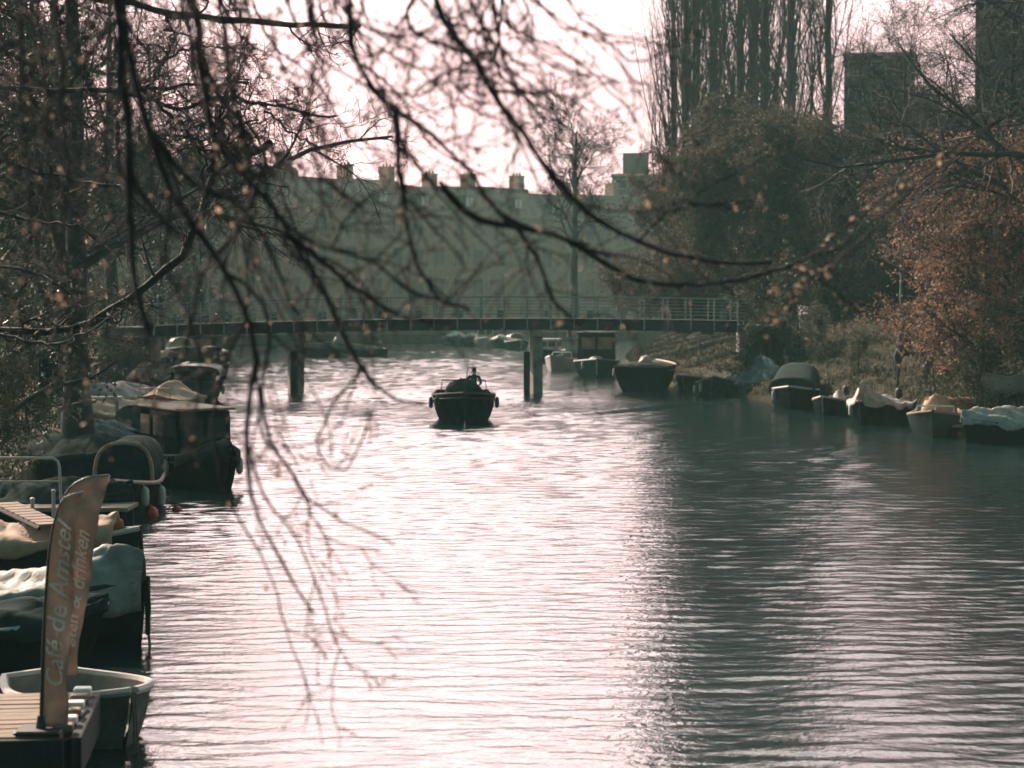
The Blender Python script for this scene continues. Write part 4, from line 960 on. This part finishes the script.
boat('white runabout with a tan foredeck just behind the boxy cabin boat', W(160, 426) + Vector((-.6, 2.2, 0)), R(-108), 5.4, 1.9, .75, hull='hull_white', rim='varnish', group=GL,
     feats=[('deck', {'t': (.5, 1), 'm': 'wood'}), ('screen', {'x': .02, 'h': .5, 'm': 'varnish'}), ('cover', {'m': 'tarp_tan', 't': (.0, .5), 'ridge': .7, 'p': .9})])
boat('wide boat with a flat pale silver canopy roof, alone near the bridge', W(186, 405) + Vector((-.1, 2.6, 0)), R(-86), 5.6, 2.5, .8, hull='hull_teal', rim='hull_brown', group=GL,
     feats=[('deck', {'t': (.62, 1), 'm': 'hull_brown'}), ('canopy', {'x': (-2.4, .9), 'h': 1.62, 'z0': 1.12, 'w': 2.5, 'm': 'tarp_white', 'closed': False, 'p': .5}), ('cabin', {'x': (-2.2, .4), 'h': 1.2, 'w': 2.1, 'm': 'hull_black', 'mr': 'hull_black'}), ('fender', {'at': ((.7, 1), (.5, 1))})])
for px, py, hd, L, B, hm, ft, lab in (
    (196, 380, -95, 6.0, 2.3, 'hull_black', [('deck', {'m': 'hull_grey'}), ('cabin', {'x': (-1.6, .8), 'h': 1.7, 'w': 1.7, 'm': 'hull_teal', 'mr': 'hull_grey'})], 'dark cabin boat directly behind the silver canopied boat'),
    (162, 374, -80, 5.5, 2.2, 'hull_blue', [('cover', {'m': 'tarp_dark', 'ridge': .6})], 'blue boat under a dark cover close to the near bridge pier'),
    (206, 364, -90, 6.0, 2.3, 'hull_brown', [('cover', {'m': 'tarp_white', 'ridge': .4, 't': (.2, .9)})], 'brown boat with a white sheet beyond the bridge line'),
    (176, 360, -75, 5.5, 2.2, 'hull_teal', [('hoops', {'x': (-.2, .1), 'h': .9}), ('thwart', {})], 'farthest open boat with white hoops on the quay side')):
    boat(lab, W(px, py) + Vector((0, 2.5, 0)), R(hd), L, B, .75, hull=hm, rim='hull_white', group=GL, feats=ft)
for px, py, hd, L, B, H, hm, ft, lab in (
    (22, 545, -12, 4.0, 1.6, .6, 'hull_black', [('cover', {'m': 'tarp_dark', 'ridge': .4, 'wr': .05, 'seed': 31}), ('stem', {})], 'dark covered boat just beyond the tan covered one, under the gangplank'),
    (60, 488, -40, 4.4, 1.6, .6, 'hull_blue', [('cover', {'m': 'tarp_dark', 'ridge': .5, 'wr': .05, 'seed': 32}), ('fender', {'at': ((.8, 1),)})], 'dark covered boat between the handrail and the teal hooded launch'),
    (98, 468, -95, 4.6, 1.6, .65, 'hull_black', [('cover', {'m': 'tarp_blue', 'ridge': .45, 'wr': .05, 'seed': 33})], 'boat under a blue grey sheet tucked behind the teal hooded launch'),
    (138, 462, -110, 5.0, 1.6, .7, 'hull_teal', [('deck', {'t': (.6, 1), 'm': 'hull_grey'}), ('canopy', {'x': (-2.2, .4), 'h': 1.5, 'w': 1.4, 'm': 'tarp_blue'})], 'dark boat with a blue grey canvas canopy squeezed beside the boxy cabin boat'),
    (112, 420, -112, 5.4, 1.8, .7, 'hull_black', [('cover', {'m': 'tarp_grey', 'ridge': .6, 'wr': .05, 'seed': 35})], 'dark boat with a grey sheet moored against the quay wall behind the tan decks'),
    (150, 396, -95, 5.6, 2.0, .75, 'hull_brown', [('cover', {'m': 'tarp_tan', 'ridge': .7, 'wr': .05, 't': (.3, 1), 'seed': 36}), ('thwart', {'x': (-.3,)})], 'brown boat with a tan sheet just inside the silver canopied boat')):
    boat(lab, W(px, py) + Vector((-.2, 1.8, 0)), R(hd), L, B, H, hull=hm, rim='wood_dark', group=GL, feats=ft)
# boats pulled up on the grassy bank
for px, d, hd, lab, hm in ((1003, 71, 200, 'white rowing boat pulled up on the bank below the beech', 'hull_white'), (948, 71, 170, 'upside down tan rowing boat lying on the bank behind the grey boat', 'varnish')):
    x = gx(px, d); b_ = boat(lab, (x, d, zr(x, d) + .30), R(hd), 2.3, 1.0, .36, hull=hm, rim='hull_white', group='rowing boats lying on the bank', name='rowing_boat', feats=[('thwart', {})])
    if 'upside' in lab: b_.rotation_euler = (math.pi, 0, R(hd)); b_.location.z = zr(x, d) + .36

# ------------------------------------------------------------------ the motor boat under way and the people
mb_at = W(461, 424) + Vector((.05, 2.2, 0))
boat('dark motor boat coming towards the viewer with a person at the helm', mb_at, R(-88), 5.2, 2.35, .96, tr=.88, sh=.18, rake=.22, full=3.2, pw=.48, hull='hull_black', rim='rubber', name='motor_boat', cat='motor boat',
     feats=[('deck', {'t': (.55, 1), 'm': 'hull_teal'}), ('screen', {'x': -.02, 'h': .55, 'w': 1.75, 'm': 'steel'}), ('fender', {'at': ((.8, 1), (.8, -1), (.62, 1), (.62, -1)), 'm': 'rubber'}), ('mast', {'x': .12, 'y': .02, 'z0': 1.0, 'h': 1.95, 'lean': .12}), ('blob', {'x': -.12, 'm': 'tarp_dark', 'z': .95, 'h': .55, 'rx': .6, 'ry': .75, 'name': 'seat_cover'}), ('rubrail', {'m': 'rubber'})])

def person(label, at, rz, joints, edges, radii, zones, hair=True, cat='person'):
    """one skinned body; zones(z, name) picks the clothing by height"""
    me = bpy.data.meshes.new('body'); bm = bmesh.new(); lay = bm.verts.layers.skin.verify(); vm = {}
    for k, p in joints.items():
        v = bm.verts.new(p); v[lay].radius = (radii[k], radii[k] * (.72 if k in ('chest', 'waist', 'pelvis', 'belly') else 1)); v[lay].use_root = (k == 'pelvis'); vm[k] = v
    for a, b in edges: bm.edges.new((vm[a], vm[b]))
    bm.to_mesh(me); bm.free()
    t = bpy.data.objects.new('tmp', me); col.objects.link(t)
    t.modifiers.new('s', 'SKIN').use_smooth_shade = True; ss = t.modifiers.new('d', 'SUBSURF'); ss.levels = 2; ss.render_levels = 2
    dg = bpy.context.evaluated_depsgraph_get(); ev = t.evaluated_get(dg); m2 = bpy.data.meshes.new_from_object(ev); bpy.data.objects.remove(t)
    o = bpy.data.objects.new('person', m2); col.objects.link(o); o.location = at; o.rotation_euler = (0, 0, rz)
    m2.materials.clear()
    for k in ('cloth_dark', 'cloth_jeans', 'skin', 'rubber'): m2.materials.append(M[k])
    for p in m2.polygons: p.material_index = zones(p.center); p.use_smooth = True
    tag(o, label, cat)
    hd = joints['head']
    h = MB(); rows = []
    for i in range(8):
        th = math.pi / 2 * i / 7 * .98
        rows.append([(hd[0] - .012 + .098 * math.cos(q * math.pi / 8) * math.cos(th) * (1 if math.cos(q * math.pi / 8) < .3 else .8), hd[1] + .088 * math.sin(q * math.pi / 8) * math.cos(th), hd[2] + .0 + .132 * math.sin(th) - (.06 * (1 - i / 7) if math.cos(q * math.pi / 8) < -.1 else -.03)) for q in range(17)])
    h.grid(rows); h.build('hair', M['hair'], o, 'all')
    f = MB(); f.lathe((hd[0] + .093, hd[1], hd[2] - .035), [(.018, 0), (.012, .03), (.004, .055)], 8)
    for s in (-1, 1): f.lathe((hd[0] + .015, hd[1] + s * .082, hd[2] - .03), [(.012, 0), (.016, .03), (.01, .06)], 6)
    f.build('face', M['skin'], o, True)
    g = MB()
    for s in (-1, 1): g.lathe((hd[0] + .083, hd[1] + s * .034, hd[2] + .012), [(.004, -.008), (.011, 0), (.004, .008)], 8)
    g.box((hd[0] + .088, hd[1], hd[2] - .065), (.01, .045, .008)); g.build('eyes', M['hair'], o)
    return o
def body(pose):
    J = dict(pelvis=(0, 0, .95), waist=(0, 0, 1.08), chest=(.01, 0, 1.28), neck0=(0, 0, 1.46), neck=(.01, 0, 1.53), head=(.035, 0, 1.635), crown=(.02, 0, 1.70))
    E_ = [('pelvis', 'waist'), ('waist', 'chest'), ('chest', 'neck0'), ('neck0', 'neck'), ('neck', 'head'), ('head', 'crown')]
    Rr = dict(pelvis=.165, waist=.155, chest=.185, neck0=.085, neck=.055, head=.085, crown=.06)
    for s, n in ((1, 'l'), (-1, 'r')):
        for k, p, r in pose[n]:
            J[n + k] = p; Rr[n + k] = r
        ks = [n + k for k, _, _ in pose[n]]
        arm = [k for k in ks if k[1] == 'a']; leg = [k for k in ks if k[1] == 'g']
        E_.append(('neck0', arm[0])); E_ += list(zip(arm[:-1], arm[1:])); E_.append(('pelvis', leg[0])); E_ += list(zip(leg[:-1], leg[1:]))
        hx, hy, hz_ = J[arm[-1]]; wx, wy, wz = J[arm[-2]]
        dv = Vector((hx - wx, hy - wy, hz_ - wz)).normalized(); sd_ = Vector((1, 0, 0)); sd_ = (sd_ - dv * sd_.dot(dv)).normalized(); nr_ = dv.cross(sd_)
        for i, (o_, ln) in enumerate(((-.032, .062), (-.011, .075), (.011, .072), (.031, .055))):
            b0 = Vector(J[arm[-1]]) + sd_ * o_ * .9; m1_ = b0 + dv * ln * .7; m2_ = m1_ + (dv * .6 - nr_ * .5 * s).normalized() * ln * .6
            for q, (p_, r_) in enumerate(((b0, .011), (m1_, .009), (m2_, .007))): J[f'{n}f{i}{q}'] = tuple(p_); Rr[f'{n}f{i}{q}'] = r_
            E_.append((arm[-1], f'{n}f{i}0')); E_ += [(f'{n}f{i}0', f'{n}f{i}1'), (f'{n}f{i}1', f'{n}f{i}2')]
        b0 = Vector(J[arm[-1]]) + sd_ * .045 - dv * .02; m1_ = b0 + (dv + sd_ * .6).normalized() * .05
        for q, (p_, r_) in enumerate(((b0, .012), (m1_, .009))): J[f'{n}t{q}'] = tuple(p_); Rr[f'{n}t{q}'] = r_
        E_ += [(arm[-1], f'{n}t0'), (f'{n}t0', f'{n}t1')]
    return J, E_, Rr
def arm(s, el, wr, hd): return [('a0', (0, s * .19, 1.42), .075), ('a1', el, .05), ('a2', wr, .036), ('a3', hd, .036)]
stand = {n: arm(s, (-.03, s * .27, 1.14), (.05, s * .27, .92), (.075, s * .265, .84)) + [('g0', (0, s * .10, .88), .095), ('g1', (.03 * s + .02, s * .11, .50), .062), ('g2', (.10 * s - .02, s * .11, .10), .045), ('g3', (.10 * s + .10, s * .12, .045), .042)] for s, n in ((1, 'l'), (-1, 'r'))}
J, E_, Rr = body(stand)
pd = 80.0; px_ = gx(898, pd)
person('person in dark clothes walking along the grassy bank', (px_, pd, zr(px_, pd) - .0), R(200), J, E_, Rr, lambda c: 2 if c.z > 1.51 or (c.z < .90 and abs(c.y) > .2) else 0 if c.z > .82 else 3 if c.z < .09 else 1)
sit = {n: arm(s, (.12, s * .27, 1.18), (.34, s * .18, 1.10), (.41, s * .16, 1.12)) + [('g0', (.02, s * .10, .92), .095), ('g1', (.42, s * .12, .93), .065), ('g2', (.44, s * .12, .50), .046), ('g3', (.55, s * .12, .455), .042)] for s, n in ((1, 'l'), (-1, 'r'))}
J, E_, Rr = body(sit)
person('person in a dark jacket sitting at the helm of the motor boat', (mb_at.x + .36, mb_at.y + 1.1, .17), R(-90), J, E_, Rr, lambda c: 2 if c.z > 1.51 or (c.x > .36 and c.z > 1.0) else 0 if c.z > .98 else 3 if c.z < .5 else 1)

# ------------------------------------------------------------------ jetty, flags and small things on the quay
jt = empty('wooden_jetty', (0, 0, 0), 0, 'weathered wooden jetty with a dark side beam carrying the two flags', 'jetty')
JZ = .62
JL = W(66, 691, JZ).y - W(78, 736, JZ).y; c1 = W(64, 736, JZ)
jt.location = (c1.x, c1.y, 0); jt.rotation_euler = (0, 0, R(6.6)); ex, y0 = 0, 0
for k in range(26):
    yy = y0 + .09 + k * .185
    if yy > y0 + JL: break
    m = MB(); m.box((ex - 1.9 + .012 * math.sin(k * 3), yy, JZ - .02 + .004 * math.sin(k * 5)), (3.75, .168, .04), rz=.006 * math.sin(k * 7), bev=.008); m.build('plank', M['wood'], jt)
m = MB(); m.box((ex - 1.9, y0 - .06, JZ - .25), (3.8, .09, .48), bev=.01); m.build('end_beam', M['wood_dark'], jt)
m = MB(); m.box((ex + .10, y0 + JL / 2, JZ - .2), (.1, JL, .36), bev=.01); m.build('side_beam', M['wood_dark'], jt)
for k in range(6):
    m = MB(); m.box((ex - .02, y0 + .2 + k * .34, JZ + .035), (.17, .15, .07), bev=.012); m.build('cleat_block', M['white' if k % 2 else 'wood'], jt)
for xx, yy in ((ex - .02, y0 + .12), (ex - .02, y0 + JL - .2), (ex - 3.2, y0 + .12)):
    m = MB(); m.tube([(xx, yy, -1.2), (xx, yy, JZ - .05)], .085, 8); m.build('pile', M['wood_dark'], jt)
m = MB(); m.box((0, 0, .09), (.14, .14, .18), bev=.02); m.box((0, 0, .19), (.2, .2, .04), bev=.01); tag(m.build('mooring_bollard', M['rubber'], loc=P(54, 697, 19.6) - Vector((0, 0, .1))), 'short black bollard on the jetty behind the flag foot', 'bollard')

def text_mesh(txt, size, extr=.0):
    cu = bpy.data.curves.new('lettering', 'FONT'); cu.body = txt; cu.size = size; cu.extrude = extr; cu.resolution_u = 3; cu.offset = .003
    o = bpy.data.objects.new('tmp', cu); col.objects.link(o)
    dg = bpy.context.evaluated_depsgraph_get(); me = bpy.data.meshes.new_from_object(o.evaluated_get(dg)); bpy.data.objects.remove(o); return me
def flag(label, d, pole_px, right_px, bottom, txt, tsize, tpos, foot=None, base=True):
    """feather flag standing at distance d; outline given along its pole and its free edge"""
    ft = P(*pole_px[0], d); e_ = empty('feather_flag', ft, 0, label, 'flag', 'feather flags on the jetty')
    pp = resample([P(x, y, d) - ft for x, y in pole_px], 40); 
    pl = MB(); pl.tube([Vector(p) for p in pp], [.020 - .012 * i / 39 for i in range(40)], 8); pl.build('pole', M['pole'], e_, True)
    if base:
        b_ = MB(); b_.box((.0, -.0, .025), (.42, .36, .045), bev=.015); b_.lathe((0, 0, .04), [(.05, 0), (.04, .05), (.03, .12)], 10); b_.build('base_plate', M['rubber'], e_)
    rr = resample([P(x, y, d) - ft for x, y in right_px], 40)
    # left rim of the cloth follows the pole from the bottom of the cloth
    i0 = int(np.argmin(np.abs(pp[:, 2] - (P(0, bottom, d).z - ft.z)))); ll = np.stack([np.interp(np.linspace(i0, 39, 40), np.arange(40), pp[:, k]) for k in range(3)], 1)
    def ripple(u, v): return (.05 * math.sin(4.2 * v + 2.2 * u + d) + .025 * math.sin(9 * v - 5 * u + 2 * d) + .012 * math.sin(17 * v + 7 * u)) * min(1, u * 1.6)
    rows = []
    for i in range(40):
        row = []
        for j in range(11):
            u = j / 10; p = ll[i] * (1 - u) + rr[i] * u; row.append((p[0], p[1] + ripple(u, i / 39 * 3) - .004, p[2]))
        rows.append(row)
    c_ = MB(); c_.grid(rows); cl = c_.build('cloth', M['flag'], e_, 'all', solid=.003)
    me = text_mesh(txt, tsize)
    bm = bmesh.new(); bm.from_mesh(me); bmesh.ops.triangulate(bm, faces=bm.faces[:])
    for _ in range(3):
        le = [e for e in bm.edges if e.calc_length() > .03]
        if not le: break
        bmesh.ops.subdivide_edges(bm, edges=le, cuts=1); bmesh.ops.triangulate(bm, faces=bm.faces[:])
    bm.to_mesh(me); bm.free()
    # lay the letters along the cloth, reading upwards
    V = np.array([v.co[:] for v in me.vertices]); x, y = V[:, 0].copy(), V[:, 1].copy()
    zz = np.array([r_[5][2] for r_ in rows])
    for q, v in enumerate(me.vertices):
        s_ = tpos[0] + x[q]; u = tpos[1] - y[q] / tpos[2]
        i = np.interp(s_, ll[:, 2] - ll[0, 2], np.arange(40)); a = int(min(i, 38)); f = i - a
        p = (ll[a] * (1 - f) + ll[a + 1] * f) * (1 - u) + (rr[a] * (1 - f) + rr[a + 1] * f) * u
        v.co = (p[0], p[1] + ripple(u, i / 39 * 3) - .016, p[2])
    link('lettering', me, M['flag_print'], cl)
    return e_
# subdivide text so that it follows the cloth well enough: letters are small against the ripples
fd = W(41, 733, JZ).y
flag('front tan feather flag lettered with a café name, standing on the jetty', fd, [(41, 733), (42, 690), (43.5, 640), (46, 590), (50, 545), (57, 512), (66, 497), (84, 492)],
     [(66.5, 729), (68, 690), (69.5, 650), (71.5, 610), (74, 570), (77, 535), (80, 510), (84, 493)], 729, 'Café de Amstel', .245, (.38, .80, .25))
flag('rear tan feather flag, taller and partly behind the first one', fd + .9, [(63, 716), (62, 680), (60, 640), (58, 590), (58, 545), (62, 505), (70, 488), (86, 478), (109, 475)],
     [(75.5, 677), (80.5, 640), (87, 600), (92, 565), (97, 535), (101, 510), (105, 490), (109, 476)], 677, 'eten & drinken', .20, (.30, .82, .34))
# red buoys
for k, (px, py, r_, lab) in enumerate(((150, 515, .19, 'larger red float between the teal hooded launch and the boxy cabin boat'), (177, 511, .11, 'smaller red float drifting by the boxy cabin boat'))):
    p = W(px, py); b_ = MB(); b_.lathe((0, 0, 0), [(.02, -r_ * .8), (r_ * .7, -r_ * .6), (r_, 0), (r_ * .92, r_ * .45), (r_ * .6, r_ * .85), (r_ * .15, r_ * 1.02), (r_ * .12, r_ * 1.25), (.01, r_ * 1.3)], 16)
    b_.tube([(-.02, 0, r_ * 1.25), (-.15, .1, r_ * .9), (-.25, .15, 0)], .012, 5)
    o = b_.build('mooring_buoy', M['red'], None, True, loc=p); tag(o, lab, 'buoy', 'red floats on the water')
# metal handrail, mooring poles, gangway, quay cabinet, boom
def gxz(px, d, z=None):
    x = gx(px, d); return Vector((x, d, zl(x, d) if z is None else z))
hr = empty('handrail', (gx(25, 37), 37, .7), 0, 'bent pale metal handrail at the head of the boat landing', 'handrail')
top = P(0, 458, 37).z - .7; zb = 0.0
x0_, x1_ = P(-25, 0, 37).x - gx(25, 37), P(55, 0, 37).x - gx(25, 37)
m = MB(); m.tube([(x0_, 0, zb), (x0_, 0, top - .1), (x0_ + .08, 0, top), (x1_ - .12, 0, top + .0), (x1_ - .03, 0, top - .06), (x1_, 0, top - .16), (x1_ + .03, 0, zb)], .028, 8); m.build('rail', M['steel_grey'], hr, True)
m = MB(); m.tube([(x0_, 0, top * .5), (x1_, 0, top * .5)], .018, 6); m.build('mid_rail', M['steel_grey'], hr, True)
ld = empty('landing_stage', (gx(25, 37), 37.4, 0), 0, 'small plank landing stage under the metal handrail', 'jetty')
m = MB(); m.box((.2, 0, .62), (3.4, 1.1, .08), bev=.01); m.build('platform', M['wood'], ld)
for sx_ in (-1.2, 1.6):
    m = MB(); m.tube([(sx_, -.4, -1), (sx_, -.4, .58)], .08, 8); m.build('pile', M['wood_dark'], ld)
gw = MB(); a_ = P(5, 502, 33); b_ = P(52, 524, 31)
gp = empty('gangplank', a_, 0, 'wooden slatted gangplank sloping down between the moored boats', 'gangplank')
dv = b_ - a_; sd_ = dv.cross(Vector((0, 0, 1))).normalized() * .2
for k in range(9):
    c_ = dv * (k + .5) / 9; m = MB(); m.add([c_ - sd_ - dv * .045, c_ + sd_ - dv * .045, c_ + sd_ + dv * .045, c_ - sd_ + dv * .045] + [q - Vector((0, 0, .04)) for q in (c_ - sd_ - dv * .045, c_ + sd_ - dv * .045, c_ + sd_ + dv * .045, c_ - sd_ + dv * .045)], [(0, 1, 2, 3), (7, 6, 5, 4), (0, 4, 5, 1), (1, 5, 6, 2), (2, 6, 7, 3), (3, 7, 4, 0)])
    m.build('slat', M['wood'], gp)
m = MB()
for s in (-1, 1): m.tube([sd_ * s * 1.05 - Vector((0, 0, .06)), sd_ * s * 1.05 + dv - Vector((0, 0, .06))], .03, 6)
m.build('side_rail', M['wood_dark'], gp)
for px, yt, d, lab in ((102, 478, 39.5, 'thin pale mooring pole left of the teal hooded launch'), (128, 470, 42.5, 'thin pale mooring pole between the teal hood and the cabin boat'), (147, 464, 44, 'pale mooring pole against the side of the boxy cabin boat'), (32, 500, 35, 'thin pale mooring pole below the handrail'), (53, 492, 36, 'pale mooring pole at the corner of the landing stage')):
    p = P(px, yt, d); m = MB(); m.tube([(0, 0, -1), (.01, 0, p.z)], .035, 7); m.lathe((.01, 0, p.z - .01), [(.045, 0), (.045, .04), (.01, .06)], 8)
    tag(m.build('mooring_pole', M['steel_grey'], None, True, loc=(p.x, d, 0)), lab, 'mooring pole', 'mooring poles')
c_ = gxz(56, 52); m = MB(); cb = empty('utility_cabinet', c_, R(6), 'dark metal cabinet standing on the sunlit quay beside the ivy clad tree', 'cabinet')
m.box((0, 0, .56), (.82, .5, 1.1), bev=.02); m.build('body', M['hull_teal'], cb)
m = MB(); m.box((0, 0, 1.14), (.9, .58, .08), taper=.9, bev=.015); m.build('top', M['steel'], cb)
for s in (-1, 1):
    m = MB(); m.box((s * .2, -.262, .58), (.38, .025, .95), bev=.008); dr_ = m.build('door', M['hull_teal'], cb); m = MB(); m.box((s * .05, -.285, .6), (.02, .03, .12)); m.build('handle', M['alu'], dr_)
p = gxz(60, 60); bo = empty('boom_barrier', p, 0, 'low white boom barrier across the quay path', 'barrier')
m = MB(); m.box((0, 0, .45), (.16, .16, .9), bev=.02); m.build('post', M['steel_grey'], bo)
m = MB(); m.tube([(-.3, 0, .92), (1.85, 0, .92)], .06, 8); m.build('bar', M['white'], bo)
m = MB(); m.box((1.7, 0, .42), (.1, .1, .86), bev=.02); m.build('rest', M['steel_grey'], bo)
# small landing on the grassy bank, fence on the lawn
lg = empty('landing_stage', (gx(985, 66), 66, 0), R(-8), 'narrow plank landing between the grey boat and the white sheeted boat', 'jetty')
m = MB(); m.box((0, 0, .34), (2.6, .7, .07), bev=.01); m.build('platform', M['wood'], lg)
for sx_ in (-1.1, 1.1):
    m = MB(); m.tube([(sx_, -.2, -1), (sx_, -.2, .5)], .07, 8); m.build('pile', M['wood_dark'], lg)
fx0, fx1, fy = gx(840, 108), gx(960, 104), 106
fn = empty('lawn_fence', (fx0, fy, zr(fx0, fy)), 0, 'low rail fence on the lawn behind the person', 'fence')
for k in range(9):
    m = MB(); m.box(((fx1 - fx0) * k / 8, 0, .45), (.08, .08, .95), bev=.01); m.build('post', M['wood_dark'], fn)
for zz in (.45, .85):
    m = MB(); m.box(((fx1 - fx0) / 2, -.055, zz), (fx1 - fx0, .03, .09)); m.build('rail', M['wood_dark'], fn)
# rough grass and dead leaves on the bank
g5 = np.random.default_rng(9)
def tufts(n, ylim, olim, E, zf, side, name, m, hgt, label, width=.012):
    ys = g5.uniform(*ylim, n) ; o = olim[0] + (olim[1] - olim[0]) * g5.random(n) ** 1.3
    V = []; 
    xs_ = np.array([edge_x(E, y) + side * q for y, q in zip(ys, o)]); zs = np.array([zf(x, y) for x, y in zip(xs_, ys)])
    base = np.stack([xs_, ys, zs - .02], 1)
    base = np.repeat(base, 6, 0) + g5.normal(size=(n * 6, 3)) * np.array([.08, .08, 0]); N = len(base)
    lean = g5.normal(size=(N, 3)) * .35; lean[:, 2] = 1; lean = unit(lean) * (hgt * (.5 + g5.random(N)))[:, None]
    sdv = unit(np.cross(lean, g5.normal(size=(N, 3)))) * width
    v = np.stack([base - sdv, base + sdv, base + lean], 1).reshape(-1, 3)
    o_ = link(name, new_mesh_np(name, v, np.arange(N * 3), np.full(N, 3)), m); tag(o_, label, 'grass', kind='stuff'); return o_
tufts(14000, (56, 215), (.1, 9), RE, zr, 1, 'grass', mat('dry grass blades', (.075, .065, .035), .9, .4, .6, spec=.1), .22, 'rough winter grass covering the sloping bank', .014)
tufts(2500, (24, 120), (.1, 6), LE, zl, -1, 'grass', mat('quay weeds', (.07, .065, .035), .9, .4, .6, spec=.1), .22, 'sparse weeds along the earthen quay', .014)
nl = 6000; ys = g5.uniform(58, 125, nl); xs_ = np.array([edge_x(RE, y) + .4 + 12 * g5.random() for y in ys]); C = np.stack([xs_, ys, np.array([zr(x, y) + .03 for x, y in zip(xs_, ys)])], 1)
o = leaves_obj('fallen_leaves', C, .10, M['leaf_tan'], None, g=g5); tag(o, 'fallen tan leaves scattered over the grassy bank', 'leaves', kind='stuff')
